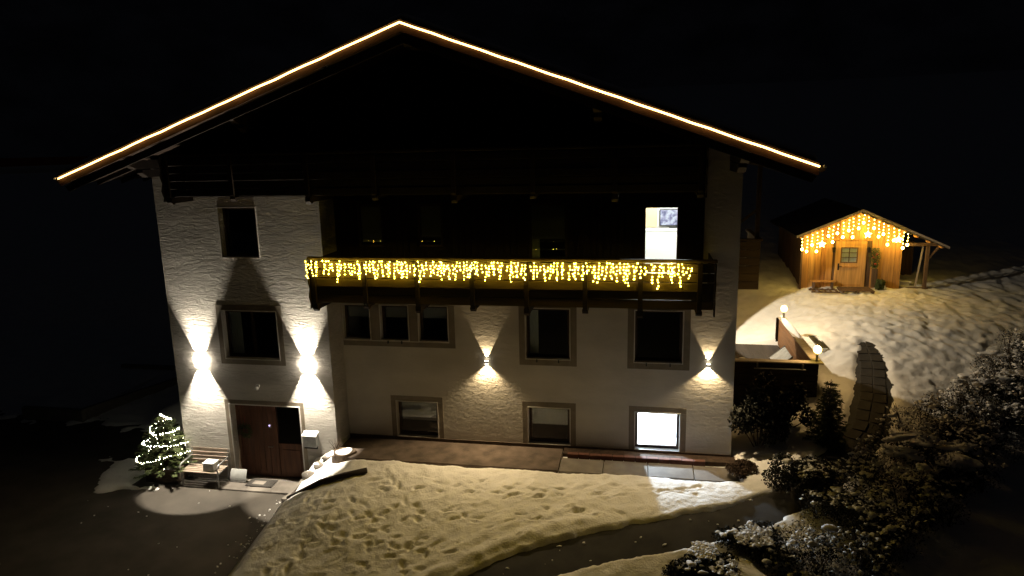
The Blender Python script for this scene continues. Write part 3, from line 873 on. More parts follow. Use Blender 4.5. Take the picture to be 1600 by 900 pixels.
# ------------------------------------------------------------------ rope light on the verge
rp = thing('rope_light', 'glowing warm rope light following the whole roof edge', 'light', (RX, YF - 0.08, RZ))
for side in (-1, 1):
    ex = (EXL if side < 0 else EXR)
    n = 24
    pts = []
    for k in range(n + 1):
        t = k / n
        x = ex + (RX - ex) * t
        pts.append((x - RX, 0.012 * math.sin(k * 1.7), EZ + (RZ - EZ) * t - RZ + 0.006 * math.sin(k * 2.3 + side) * (0 if k in (0, n) else 1) + 0.0))
    MB().tube(pts, 0.02, 8).build('glowing_tube', 'rope_glow', rp, True)
    for k in range(1, n, 2):
        p = pts[k]
        MB().box(p[0] - 0.012, p[0] + 0.012, p[1] + 0.02, 0.034, p[2] - 0.034, p[2] + 0.034).build('clip', 'metal_black', rp)
    e = pts[0]
    MB().ball((e[0] + side * 0.10, e[1], e[2] + .01), 0.035).build('end_cap', 'white_plastic', rp)

# ------------------------------------------------------------------ icicle lights on the balcony
ic = thing('icicle_lights', 'yellow icicle light curtain hanging from the long balcony rail', 'lights', (0, -1.765, 5.52))
cab = MB()
cp = []
k = 0
x = -0.06
while x < 9.52:
    cp.append((x, -0.02, 0.02 + 0.015 * math.sin(x * 7) - 0.03 * abs(math.sin(x * 2.2))))
    x += 0.12
cab.tube(cp, 0.006, 5)
cab.build('main_cable', 'cable', ic)
x = -0.05
si = 0
lens = [0.38, 0.23, 0.48, 0.30, 0.17, 0.36, 0.26]
while x < 9.5:
    gap = (0.06 + 0.04 * random.random())
    L = lens[si % 7] * random.uniform(0.75, 1.2)
    if random.random() < 0.05: gap += 0.05
    n = max(2, int(L / 0.068))
    wpts = []; bl = MB()
    dx = 0
    for j in range(n + 1):
        dx += random.uniform(-0.022, 0.022)
        p = (x + dx, -0.015 + random.uniform(-.02, .01), -0.01 - L * j / n)
        wpts.append(p)
        if j > 0 or random.random() < .5:
            q = (p[0] + random.uniform(-.02, .02), p[1] - 0.012, p[2] + random.uniform(-.015, .015))
            bl.octa(q, random.choice((0.012, 0.015, 0.018)))
    st = MB().tube(wpts, 0.004, 4).build('light_strand', 'cable', ic)
    tag(bl.build('bulbs', 'icicle_glow', st), None, kind='stuff')
    x += gap
    si += 1

# ------------------------------------------------------------------ entrance things
step = MB().box(-3.42, -1.02, -1.52, BD - 0.03, -1.3, -1.13).build('doorstep', 'concrete')
tag(step, 'pale concrete doorstep slabs in front of the door', kind='structure')
for i in range(3):
    a = -3.41 + i * 0.795
    MB().box(a, a + 0.785, -1.51, -0.86, -1.128, -1.113 + .003 * i).build('slab', 'concrete', step, bevel=0.006)
MB().box(-3.2, -1.09, BD - .028, BD + .30, -1.3, -1.135).build('threshold', 'concrete', step)
dm = tag(MB().box(-2.72, -1.90, -1.30, -0.88, -1.1, -1.075).build('doormat', 'doormat', bevel=0.008), 'dark doormat lying in front of the entrance door', 'doormat')
MB().box(-2.56, -2.2, -1.2, -1.0, -1.0745, -1.072).build('print', 'concrete', dm)
mbx = thing('letterbox', 'white wall letterbox to the right of the entrance door', 'letterbox', (-0.74, BD - 0.01, 0.28))
MB().prism([(-0.19, -0.2), (-0.19, 0.13), (0, 0.2), (0, -0.2)], -0.2, 0.2, 'x').build('box', 'fabric_grey', mbx, bevel=0.01)  # grey on the white box: its shaded front put into the colour
MB().prism([(-0.215, 0.125), (-0.215, 0.15), (0, 0.225), (0, 0.202)], -0.215, 0.215, 'x').build('lid', 'white_plastic', mbx)
MB().tube([(-0.2, -0.12, -0.25), (0.2, -0.12, -0.25)], 0.02).build('newspaper_tube', 'metal_black', mbx)
for s in (-.15, .15): MB().box(s - .01, s + .01, -.13, 0, -.26, -.19).build('tube_bracket', 'metal_black', mbx)
ms = thing('motion_sensor', 'small white motion sensor on the wall above the entrance door', 'sensor', (-2.25, BD - 0.01, 1.78))
MB().box(-0.05, 0.05, -0.05, 0, -0.04, 0.04).build('base', 'white_plastic', ms, bevel=0.01)
MB().ball((0, -0.10, -0.05), 0.055, 10, 6).build('sensor_head', 'white_plastic', ms, True)
db = thing('doorbell', 'small glowing violet door viewer on the entrance door', 'doorbell', (-2.18, yd + 0.01, 0.46))
MB().box(-0.04, 0.04, -0.02, 0.008, -0.06, 0.06).build('body', 'metal_grey', db, bevel=0.006)
MB().ball((0, -0.024, 0.02), 0.022).build('glow_ring', 'doorbell_glow', db)
# wreath of twigs on the left of the door
wr = thing('door_wreath', 'dark hanging wreath on the entrance door', 'wreath', (-2.95, yd - 0.03, 0.30))
mb = MB(); rr = random.Random(3)
for k in range(260):
    a = rr.uniform(0, 6.283); r = 0.16 + rr.uniform(-.05, .05)
    p = Vector((r * math.cos(a), rr.uniform(-.05, .03), r * math.sin(a)))
    d = Vector((rr.uniform(-1, 1), rr.uniform(-.6, .3), rr.uniform(-1, 1))).normalized() * 0.06
    s = d.orthogonal().normalized() * 0.012
    mb.add([p - s, p + s, p + d + s * .3, p + d - s * .3], [(0, 1, 2, 3)])
mb.build('greenery', 'needles', wr)
MB().tube([(0, 0.01, 0.15), (0, 0.02, 0.42)], 0.008, 5).build('ribbon', 'red_berry', wr)

# bench ---------------------------------------------------------
bn = thing('garden_bench', 'slatted wooden bench with metal arms beside the entrance door', 'bench', (-4.02, -1.18, -1.15))
for i in range(5):
    y = -0.27 + i * 0.105
    MB().box(-0.6, 0.6, y, y + 0.085, 0.43, 0.455).build('seat_slat', 'bench_wood', bn, bevel=0.006)
for i in range(4):
    z = 0.52 + i * 0.11; y = 0.245 + i * 0.028
    MB().box(-0.6, 0.6, y, y + 0.025, z, z + 0.088).build('back_slat', 'bench_wood', bn, bevel=0.006)
for s in (-1, 1):
    X = s * 0.57
    MB().tube([(X, -0.25, 0), (X, -0.25, 0.42)], 0.022).build('leg', 'metal_grey', bn)
    MB().tube([(X, 0.22, 0), (X, 0.24, 0.45), (X, 0.36, 0.96)], 0.022).build('leg', 'metal_grey', bn)
    MB().tube([(X + s * .02, -0.25, 0.42), (X + s * .02, -0.29, 0.58), (X + s * .02, -0.2, 0.66), (X + s * .02, 0.0, 0.68), (X + s * .02, 0.28, 0.70)], 0.022).build('armrest', 'metal_grey', bn, True)
    MB().box(X - .015, X + .015, -0.25, 0.22, 0.40, 0.428).build('seat_rail', 'metal_grey', bn)
for i in range(4):
    MB().tube([(-0.57, -0.2 + i * 0.12, 0.14), (0.57, -0.2 + i * 0.12, 0.14)], 0.01, 6).build('shelf_bar', 'metal_grey', bn)
bx = thing('foam_box', 'white box standing on the wooden bench', 'box', (-3.78, -1.22, -0.694))
MB().box(-0.17, 0.17, -0.14, 0.14, 0, 0.20).build('body', 'white_plastic', bx, bevel=0.012)
MB().box(-0.18, 0.18, -0.15, 0.15, 0.201, 0.25).build('lid', 'white_plastic', bx, bevel=0.012)

# snow shovel ---------------------------------------------------
sh = thing('snow_shovel', 'snow shovel with wide pale blade leaning by the entrance door', 'shovel', (-3.05, -1.0, -1.11))
bl = MB(); pr = []
for k in range(7):
    t = k / 6
    pr.append((-0.10 + 0.12 * t * t, 0.01 + 0.34 * t))
pts = pr + [(p[0] + 0.012, p[1]) for p in reversed(pr)]
bl.prism(pts, -0.25, 0.25, 'x')
bl.build('blade', 'fabric_grey', sh)
MB().box(-0.25, 0.25, -0.115, -0.09, 0.0, 0.03).build('blade_edge', 'metal_grey', sh)
MB().tube([(0, 0.02, 0.18), (0, 0.12, 0.6), (0, 0.28, 1.5)], 0.017).build('handle', 'hut_old_wood', sh)
MB().tube([(-0.07, 0.28, 1.5), (0.07, 0.28, 1.5)], 0.018).build('grip', 'metal_black', sh)

# low wall, bank, stump -----------------------------------------
lw = thing('low_wall', 'low concrete retaining wall along the snowy bank beside the doorstep', 'wall', (0, 0, 0))
def seg_wall(name, p, q, w, z0a, z1a, z0b, z1b, m, parent):
    d = Vector((q[0] - p[0], q[1] - p[1])).normalized(); nrm = Vector((-d.y, d.x)) * w / 2
    a = [(p[0] + nrm.x, p[1] + nrm.y), (p[0] - nrm.x, p[1] - nrm.y), (q[0] - nrm.x, q[1] - nrm.y), (q[0] + nrm.x, q[1] + nrm.y)]
    vs = [(*a[0], z0a), (*a[1], z0a), (*a[2], z0b), (*a[3], z0b), (*a[0], z1a), (*a[1], z1a), (*a[2], z1b), (*a[3], z1b)]
    return MB().add(vs, [(0, 1, 2, 3), (4, 5, 6, 7), (0, 1, 5, 4), (1, 2, 6, 5), (2, 3, 7, 6), (3, 0, 4, 7)]).build(name, m, parent, bevel=0.012)
seg_wall('kerb', (-1.02, -0.92), (-0.86, -2.38), 0.10, -1.3, -0.86, -1.3, -0.76, 'concrete', lw)
sd = thing('timber_beam', 'dark beam lying along the edge of the snowy lawn', 'beam', (0, 0, 0))
bmz = [( -0.72, -2.46), (0.2, -2.34), (0.8, -2.22), (1.36, -2.06)]
MB().tube([(x, y, gs(x, y) + 0.07) for x, y in bmz], 0.075, 10).build('beam', 'dark_timber', sd, True)
MB().box(-0.88, -0.70, -2.54, -2.38, -1.3, gs(-.72, -2.46) + 0.10).build('end_post', 'concrete', sd, bevel=0.01)
def lumpy(name, m, parent, c, r, seed, sq=0.6, amp=0.28, sub=3, cut=None):
    me_ = bpy.data.meshes.new(name)
    b_ = bmesh.new(); bmesh.ops.create_icosphere(b_, subdivisions=sub, radius=1.0)
    R_ = np.random.default_rng(seed); ph = R_.uniform(0, 6.28, (6, 3)); kk = R_.normal(0, 2.2, (6, 3))
    for v in b_.verts:
        p = np.array(v.co); d = 1 + amp * sum(math.sin(float(kk[i] @ p) + ph[i][0]) for i in range(6)) / 3
        v.co = Vector((p[0] * d * r[0] + c[0], p[1] * d * r[1] + c[1], p[2] * d * r[2] + c[2]))
    b_.to_mesh(me_); b_.free(); me_.materials.append(MATS[m])
    me_.polygons.foreach_set('use_smooth', [True] * len(me_.polygons))
    o = bpy.data.objects.new(name, me_); COL.objects.link(o)
    if parent: o.parent = parent
    return o
stp = thing('tree_stump', 'snow-capped tree stump planter at the corner of the entrance bay', 'stump', (0.30, -1.12, gs(0.3, -1.12)))
mb = MB()
ring = [(0.27 + 0.03 * math.sin(a * 3), a) for a in [2 * math.pi * k / 18 for k in range(18)]]
mb.prism([(r * 1.15 * math.cos(a), r * math.sin(a)) for r, a in ring], -0.15, 0.20, 'z'); mb.build('trunk', 'bark', stp)
lumpy('snow_cap', 'snow_cap', stp, (0.03, 0.02, 0.20), (0.22, 0.19, 0.035), 5)
for i, (x, y, r) in enumerate(((-0.35, -1.35, 0.17), (-0.52, -1.62, 0.15), (-0.2, -1.1, 0.13))):
    rk = tag(lumpy('rock', 'concrete', None, (0, 0, 0), (r * 1.2, r, r * 0.7), 40 + i), ['snow-dusted rock nearest the tree stump', 'pale rock lower on the bright bank', 'small rock tucked against the bay wall'][i], 'rock')
    rk.location = (x, y, gs(x, y) + r * 0.1)
    c_ = lumpy('snow_cap', 'snow_cap', rk, (0, 0, r * 0.45), (r * .8, r * .65, r * 0.22), 60 + i)
dg = thing('dry_shrub', 'dry leafless shrub beside the stump at the bay corner', 'shrub', (0.02, -1.0, gs(0.02, -1.0)))
mb = MB(); rr = random.Random(5)
for k in range(26):
    a = rr.uniform(0, 6.28); s = rr.uniform(.1, .22); h = rr.uniform(.2, .42)
    mb.tube([(0, 0, 0), (s * .5 * math.cos(a), s * .5 * math.sin(a), h * .6), (s * math.cos(a), s * math.sin(a), h)], [0.006, 0.005, 0.003], 4)
mb.build('stems', 'twig', dg)

# ------------------------------------------------------------------ fir trees
def fir_mesh(H, R, seed, whorls=16, dens=1.0, droop=0.25, leaf=0.05):
    """needle quads along branches spread through the crown"""
    rr = random.Random(seed)
    trunk = MB().tube([(0, 0, 0), (0.01, 0, H * 0.5), (0, 0, H)], [0.045, 0.028, 0.006], 7)
    nd = MB()
    for w in range(whorls):
        t = (w + rr.uniform(-.2, .2)) / whorls
        z = H * (0.06 + 0.92 * t)
        L = R * (1 - t) ** 0.65 + 0.06
        nb = int((13 - 7 * t))
        a0 = rr.uniform(0, 6.28)
        for b in range(nb):
            a = a0 + 6.283 * b / nb + rr.uniform(-.25, .25)
            l = L * rr.uniform(0.7, 1.12)
            d = Vector((math.cos(a), math.sin(a), 0))
            prev = Vector((0, 0, z))
            pts = [prev]
            for q in range(1, 5):
                u = q / 4
                pts.append(Vector((0, 0, z)) + d * l * u + Vector((0, 0, -droop * l * u + 0.22 * l * u * u)))
            trunk.tube(pts, [0.012, 0.010, 0.008, 0.005, 0.003], 4, cap=False)
            n = int(l * 150 * dens)
            for k in range(n):
                u = rr.uniform(0.12, 1.0) ** 0.8
                i = min(3, int(u * 4)); f = u * 4 - i
                p = pts[i].lerp(pts[i + 1], f)
                side = rr.choice((-1, 1))
                perp = Vector((-d.y, d.x, 0)) * side
                dirv = (d * rr.uniform(.2, 1) + perp * rr.uniform(.2, 1.1) + Vector((0, 0, rr.uniform(-.45, .35)))).normalized()
                ln = leaf * rr.uniform(.9, 1.9) * (1.25 - 0.5 * u)
                tip = p + dirv * ln
                s = dirv.cross(Vector((rr.uniform(-1, 1), rr.uniform(-1, 1), 1))).normalized() * leaf * 0.16
                nd.add([p - s, p + s, tip + s * .4, tip - s * .4], [(0, 1, 2, 3)])
    return trunk, nd
TX, TY, TZ = -5.36, -0.98, -0.86
tr = thing('christmas_tree', 'bushy little fir tree in a planter left of the bench', 'fir tree', (TX, TY, TZ))
TH, TR = 1.68, 0.92
a, b = fir_mesh(TH, TR, 3, whorls=19, dens=1.6, droop=.18, leaf=0.055)
a.build('trunk', 'bark', tr); tag(b.build('needles', 'needles', tr), None, kind='stuff')
pl = thing('planter', 'weathered wooden planter box holding the lit fir tree', 'planter', (-5.3, -1.0, -1.15))
for i in range(3):
    z = 0.01 + i * 0.145
    MB().box(-0.52, 0.52, -0.40, -0.365, z, z + 0.135).build('board', 'planter_wood', pl, bevel=0.006)
    MB().box(-0.52, 0.52, 0.365, 0.40, z, z + 0.135).build('board', 'planter_wood', pl, bevel=0.006)
    MB().box(0.485, 0.52, -0.364, 0.364, z, z + 0.135).build('end_board', 'planter_wood', pl, bevel=0.006)
    MB().box(-0.52, -0.485, -0.364, 0.364, z, z + 0.135).build('end_board', 'planter_wood', pl, bevel=0.006)
MB().box(-0.48, 0.48, -0.36, 0.36, 0.02, 0.36).build('soil', 'soil', pl)
lumpy('snow_cap', 'snow_cap', pl, (0.25, -0.2, 0.38), (0.24, 0.16, 0.06), 8)
gl = thing('fairy_lights', 'white fairy lights wound around the fir tree', 'lights', (TX, TY, TZ))
pts = []; bl = MB(); rr = random.Random(9)
turns = 3.6; n = 230
for k in range(n + 1):
    t = k / n
    z = TH * (1.0 - 0.84 * t ** 0.9) + (0.05 + 0.10 * t) * math.cos(-1.9 + t * turns * 6.283 + .3) + 0.03 * math.sin(t * 37)
    u = z / TH
    r = (TR * (1 - min(1, u)) ** 0.65 + 0.03) * (0.88 + 0.10 * math.sin(t * 41)) + 0.02
    an = -1.9 + t * turns * 6.283
    p = (r * math.cos(an), r * math.sin(an), z)
    pts.append(p)
    bl.octa((p[0] + rr.uniform(-.02, .02), p[1] + rr.uniform(-.02, .02), p[2] + rr.uniform(-.018, .018)), 0.0105)
for k in range(70):  # extra bulbs off the cable, added inside the crown to make its foliage glow
    z = TH * rr.uniform(.1, .9); r = (TR * (1 - z / TH) ** .85) * rr.uniform(.5, .95); an = rr.uniform(0, 6.28)
    bl.octa((r * math.cos(an), r * math.sin(an), z), 0.007)
gw = MB().tube(pts, 0.005, 4).build('cable', 'green_cable', gl)
tag(bl.build('bulbs', 'tree_glow', gl), None, kind='stuff')

# small conifer between terrace and path
con = thing('young_spruce', 'small dark spruce standing in the snow below the terrace', 'spruce', (13.15, 0.25, gz(13.15, .25)))
a, b = fir_mesh(1.75, 0.48, 12, whorls=15, dens=1.2, droop=.3, leaf=0.07)
a.build('trunk', 'bark', con); tag(b.build('needles', 'needles', con), None, kind='stuff')

# ------------------------------------------------------------------ shrubs and hedge
def leaf_cloud(blobs, n, size, seed):
    R_ = np.random.default_rng(seed)
    vol = np.array([b[3] * b[4] * b[5] for b in blobs]) ** (2 / 3); vol /= vol.sum()
    ids = R_.choice(len(blobs), n, p=vol)
    B = np.array(blobs)[ids]
    d = R_.normal(size=(n, 3)); d /= np.linalg.norm(d, axis=1)[:, None]
    rad = R_.uniform(0.55, 1.08, n)[:, None]
    c = B[:, :3] + d * B[:, 3:6] * rad
    t = R_.normal(size=(n, 3)); t /= np.linalg.norm(t, axis=1)[:, None]
    o = np.cross(t, R_.normal(size=(n, 3))); o /= np.linalg.norm(o, axis=1)[:, None]
    s = size * R_.uniform(0.6, 1.5, n)[:, None]
    v = np.stack([c - t * s, c - o * s * 0.5, c + t * s, c + o * s * 0.5], 1).reshape(-1, 3)
    return v, np.arange(n * 4).reshape(-1, 4), d, c
def cloud_obj(name, m, parent, v, f):
    me_ = bpy.data.meshes.new(name); me_.from_pydata(v.tolist(), [], f.tolist()); me_.materials.append(MATS[m])
    o = bpy.data.objects.new(name, me_); COL.objects.link(o)
    if parent: o.parent = parent
    tag(o, None, kind='stuff')
    return o
HL = [(9.9, -4.75), (10.9, -4.2), (11.7, -3.75), (13.1, -2.0), (14.2, -0.5), (15.3, 0.6), (17.3, 2.8), (19.2, 4.9), (21.2, 7.2), (23.5, 9.6)]
HH = [0.25, 0.4, 0.95, 1.15, 1.0, 0.95, 0.95, 0.9, 0.8, 0.6]
hedge = thing('hedge', 'long dark hedge with clumps of snow running up the slope', 'hedge', (13.1, -2.0, gz(13.1, -2)))
blobs = []; hs = resample(HL, 0.5); rr = random.Random(21)
def hh(x): return float(np.interp(x, [p[0] for p in HL], HH))
ox, oy, oz = hedge.location
for (x, y) in hs:
    for k in range(8):
        px = x + rr.uniform(-.25, 1.7); py = y + rr.uniform(-.9, .35) - (px - x) * 0.35
        h = hh(x) * rr.uniform(.5, 1.0)
        r = rr.uniform(.26, .5)
        g = gz(px, py)
        blobs.append((px - ox, py - oy, g + h * 0.62 - oz, r, r, h * 0.45))
v, f, d, c = leaf_cloud(blobs, 130000, 0.022, 4)
cloud_obj('foliage', 'hedge_leaf', hedge, v, f)
mb = MB()
for (px, py, pz, r, _, h) in blobs[::2]:
    for q in range(3):
        a = rr.uniform(0, 6.28)
        mb.tube([(px, py, pz - h - .3), (px + r * .4 * math.cos(a), py + r * .4 * math.sin(a), pz), (px + r * math.cos(a), py + r * math.sin(a), pz + h * .9)], [0.02, 0.012, 0.005], 4, cap=False)
tag(mb.build('branches', 'twig', hedge), None, kind='stuff')
# snow dusting lying on upper leaves
def tufts(parent, d, c, frac, seed):
    R_ = np.random.default_rng(seed)
    sel = (d[:, 2] > 0.4) & (R_.uniform(size=len(d)) < frac)
    cs = c[sel]; ns = len(cs); s = 0.04 * R_.uniform(.4, 1.9, ns)[:, None]
    ang = R_.uniform(0, 6.28, ns)
    t = np.stack([np.cos(ang), np.sin(ang), R_.normal(0, .3, ns)], 1); o2 = np.stack([-np.sin(ang), np.cos(ang), R_.normal(0, .3, ns)], 1)
    cs = cs + np.array([0, 0, .03])
    top = cs + np.array([0, 0, 1.0]) * s * 0.55
    v5 = np.stack([cs - t * s, cs - o2 * s, cs + t * s, cs + o2 * s, top], 1).reshape(-1, 3)
    base = (np.arange(ns) * 5)[:, None]
    f5 = np.concatenate([base + np.array([0, 1, 4]), base + np.array([1, 2, 4]), base + np.array([2, 3, 4]), base + np.array([3, 0, 4])])
    cloud_obj('snow_tufts', 'snow_cap', parent, v5, f5)
tufts(hedge, d, c, 0.10, 3)
def snow_clumps(parent, bl, n, seed, r0, r1):
    R_ = random.Random(seed)
    ico = bmesh.new(); bmesh.ops.create_icosphere(ico, subdivisions=2, radius=1.0)
    iv = [tuple(v.co) for v in ico.verts]; jf = [tuple(v.index for v in f.verts) for f in ico.faces]; ico.free()
    m_ = MB()
    for k in range(n):
        b_ = R_.choice(bl)
        a = R_.uniform(0, 6.28); el = R_.uniform(.45, 1.5)
        cx = b_[0] + b_[3] * math.cos(a) * math.cos(el); cy = b_[1] + b_[4] * math.sin(a) * math.cos(el); cz = b_[2] + b_[5] * math.sin(el) + .01
        r = R_.uniform(r0, r1) * R_.uniform(.6, 1.3); sx = R_.uniform(.7, 1.5); sy = R_.uniform(.6, 1.2); sz = R_.uniform(.35, .7); p1 = R_.uniform(0, 6); p2 = R_.uniform(2, 4)
        m_.add([(cx + x * r * sx * (1 + .3 * math.sin(p1 + p2 * y)), cy + y * r * sy * (1 + .3 * math.sin(p1 * 2 + p2 * x)), cz + z * r * sz * (1 + .25 * math.sin(p1 + 3 * x + 2 * y))) for x, y, z in iv], jf)
    return tag(m_.build('snow_clumps', 'snow_cap', parent, True), None, kind='stuff')
snow_clumps(hedge, blobs, 330, 12, .03, .10)
order = sorted(range(len(blobs)), key=lambda q: rr.random())
for i in range(18):
    px, py, pz, r, _, h = blobs[order[i]]
    lumpy('snow_pillow', 'snow_cap', hedge, (px, py, pz + h * 0.80), (r * rr.uniform(.7, 1.35), r * rr.uniform(.6, 1.0), rr.uniform(.05, .09)), 100 + i, amp=.6, sub=4)
def shrub(name, label, cat, x, y, w, h, n, seed, snow=0.2, m='hedge_leaf', leaf=.05):
    t_ = thing(name, label, cat, (x, y, gz(x, y)))
    rr = random.Random(seed)
    bl = [(rr.uniform(-.5, .5) * w, rr.uniform(-.5, .5) * w, h * rr.uniform(.3, .75), w * rr.uniform(.2, .35), w * rr.uniform(.2, .35), h * rr.uniform(.2, .3)) for k in range(9)]
    v, f, d, c = leaf_cloud(bl, n, leaf, seed)
    cloud_obj('foliage', m, t_, v, f)
    mb = MB()
    for b_ in bl:
        mb.tube([(b_[0] * .2, b_[1] * .2, -.05), (b_[0] * .8, b_[1] * .8, b_[2] * .6), (b_[0], b_[1], b_[2])], [0.02, .014, .006], 5, cap=False)
    mb.build('stems', 'twig', t_)
    if snow:
        tufts(t_, d, c, snow * .4, seed)
        snow_clumps(t_, bl, 28, seed, .02, .07)
    return t_
shrub('laurel_bush', 'tall dark bush against the right corner of the house', 'bush', 11.5, 0.4, 1.1, 1.9, 5200, 31, snow=0)
shrub('laurel_bush', 'dark bush in front of the terrace timber wall', 'bush', 12.3, 1.2, 1.0, 1.3, 4200, 32, snow=0)
shrub('snowy_shrub', 'low snowy shrub at the edge of the asphalt path', 'shrub', 9.6, -4.5, 1.2, .28, 5200, 33, snow=.4, leaf=.03)
shrub('snowy_shrub', 'straggly snowy shrub where hedge and path meet', 'shrub', 10.7, -3.95, 1.4, .36, 5600, 34, snow=.4, leaf=.03)
shrub('laurel_bush', 'low dark bush on the path edge between house corner and hedge', 'bush', 11.95, -1.75, 1.25, 1.0, 9000, 37, snow=.08, leaf=.03)
shrub('heather_clump', 'reddish low plants at the foot of the right house corner', 'plant', 10.95, -0.9, .7, .28, 3600, 35, snow=0, m='twig', leaf=.028)

# ------------------------------------------------------------------ terrace
ter = thing('terrace', 'raised terrace with dark timber front beside the house', 'terrace', (0, 0, 0))
for i in range(24):
    a = 10.76 + i * 0.104
    MB().box(a, a + 0.098, 2.66, 7.75, 0.88, 0.93).build('deck_board', 'deck', ter)
for i in range(11):
    z = -0.05 + i * 0.177
    MB().box(10.76, 13.40, 2.52 + .006 * (i % 2), 2.57, z, z + 0.165).build('front_board', 'dark_timber', ter, bevel=0.006)
MB().box(10.76, 13.38, 2.572, 2.65, -0.2, 1.86).build('front_frame', 'dark_timber', ter)
MB().box(10.75, 13.52, 2.44, 2.70, 1.905, 1.945).build('cap_rail', 'hut_fascia', ter, bevel=0.01)
MB().tube([(11.6, 2.36, 1.76), (13.02, 2.36, 1.76)], 0.02, 6).build('flower_rail', 'metal_grey', ter)
for x in (11.7, 12.95): MB().box(x - .015, x + .015, 2.36, 2.52, 1.75, 1.9).build('rail_bracket', 'metal_grey', ter)
for i in range(6):
    z = 0.94 + i * 0.165
    MB().box(13.26, 13.29, 2.72, 7.74, z, z + 0.160).build('side_board', 'terrace_panel', ter, bevel=0.004)
MB().box(13.291, 13.36, 2.71, 7.74, 0.2, 1.92).build('side_frame', 'dark_timber', ter)
MB().box(13.22, 13.50, 2.702, 7.86, 1.93, 1.965).build('side_cap', 'hut_fascia', ter, bevel=0.01)
MB().box(13.18, 13.38, 7.75, 7.87, 0.5, 1.925).build('end_post', 'dark_timber', ter)
scap = lumpy('snow_cap', 'snow_cap', ter, (13.37, 6.5, 1.97), (0.13, 1.25, 0.05), 71)
def globe(x, y, z, label):
    t_ = thing('globe_lamp', label, 'lamp', (x, y, z))
    MB().cyl((0, 0), 0.035, 0, 0.20, 12).cyl((0, 0), 0.06, 0, 0.02, 12).build('stem', 'metal_grey', t_)
    MB().ball((0, 0, 0.33), 0.115, 16, 10).build('globe', 'globe_glow', t_, True)
    point(t_, (0, 0, 0.56), 75, (1.0, 0.62, 0.24), 0.08)
globe(13.36, 2.62, 1.967, 'glowing globe lamp at the near corner of the terrace parapet')
globe(13.38, 7.6, 1.99, 'glowing globe lamp at the far end of the terrace parapet')
ln = thing('folded_lounger', 'grey folded lounger leaning against the brown terrace parapet', 'lounger', (12.95, 5.5, 0.93))
MB().prism([(-0.25, 0.02), (0.22, 0.42), (0.245, 0.40), (-0.22, 0.0)], -0.6, 0.6, 'y').build('fabric', 'fabric_grey', ln)
for s in (-0.63, 0.605): MB().prism([(-0.28, 0.0), (0.22, 0.46), (0.26, 0.44), (-0.23, 0.0)], s, s + 0.025, 'y').build('frame_tube', 'metal_grey', ln)
bowl = thing('bowl', 'small round bowl on the dark terrace deck', 'bowl', (11.75, 5.6, 0.932))
MB().tube([(0, 0, 0), (0, 0, 0.06), (0, 0, 0.10)], [0.10, 0.14, 0.15], 16).build('dish', 'metal_grey', bowl)
lumpy('snow_cap', 'snow_cap', bowl, (0, 0, .1), (.12, .12, .03), 4, sub=2)
# grate and bare strip in the snow by the terrace
gr = thing('boot_grate', 'dark metal grate lying in the snow beside the far terrace parapet', 'grate', (14.35, 6.6, gs(14.35, 6.6) + 0.03))
mb = MB().box(-0.16, 0.16, -0.75, -0.70, 0, 0.03).box(-0.16, 0.16, 0.70, 0.75, 0, 0.03).box(-0.16, -0.13, -0.7, 0.7, 0, 0.03).box(0.13, 0.16, -0.7, 0.7, 0, 0.03); mb.build('frame', 'metal_black', gr)
for k in range(12): MB().box(-0.13, 0.13, -0.66 + k * .115, -0.61 + k * .115, 0.0, 0.02).build('bar', 'metal_black', gr)

# ------------------------------------------------------------------ hut
HY = 12.5; HZ = 2.02
hut = thing('wooden_hut', 'small pine hut with icicle lights on the snowy slope', 'hut', (17.0, HY, HZ))
def hx(x): return x - 17.0
def hz(z): return z - HZ
RXh, RZh = 17.06, 5.40
def hroof(x): return RZh - (RXh - x) * (RZh - 4.34) / (RXh - 14.64) if x < RXh else RZh - (x - RXh) * (RZh - 3.92) / (20.32 - RXh)
DX0, DX1 = 16.26, 17.44
i = 0
x = 14.98
rr = random.Random(17)
while x < 18.70:
    w = rr.choice((0.17, 0.20, 0.23, 0.26)); x1 = min(x + w, 18.72)
    z0 = HZ + 0.02
    mat_ = rr.choice(('hut_pine', 'hut_pine_light', 'hut_pine', 'hut_pine_dark'))
    yj = rr.uniform(-.008, .008)
    if x1 > DX0 + .0 and x < DX1: z0 = 4.10
    MB().prism([(hx(x), hz(z0)), (hx(x1 - .01), hz(z0)), (hx(x1 - .01), hz(hroof(x1)) - .12), (hx(x), hz(hroof(x)) - .12)], yj, yj + 0.04).build('wall_board', mat_, hut, bevel=0.004)
    x = x1
MB().prism([(hx(14.96), hz(1.7)), (hx(18.72), hz(1.7)), (hx(18.72), hz(hroof(18.72)) - .13), (hx(RXh), hz(RZh) - .13), (hx(14.96), hz(hroof(14.96)) - .13)], 0.05, 5.2).build('hut_body', 'hut_old_wood', hut)
MB().box(hx(14.9), hx(14.975), -0.03, 0.06, -0.2, hz(hroof(14.9)) - .13).build('corner_post', 'hut_old_wood', hut)
MB().box(hx(18.68), hx(18.78), -0.03, 0.06, -0.2, hz(hroof(18.78)) - .13).build('corner_post', 'hut_pine', hut)
MB().box(hx(15.6), hx(18.5), -0.025, -0.009, hz(4.14), hz(4.20)).build('lintel_beam', 'hut_pine', hut)
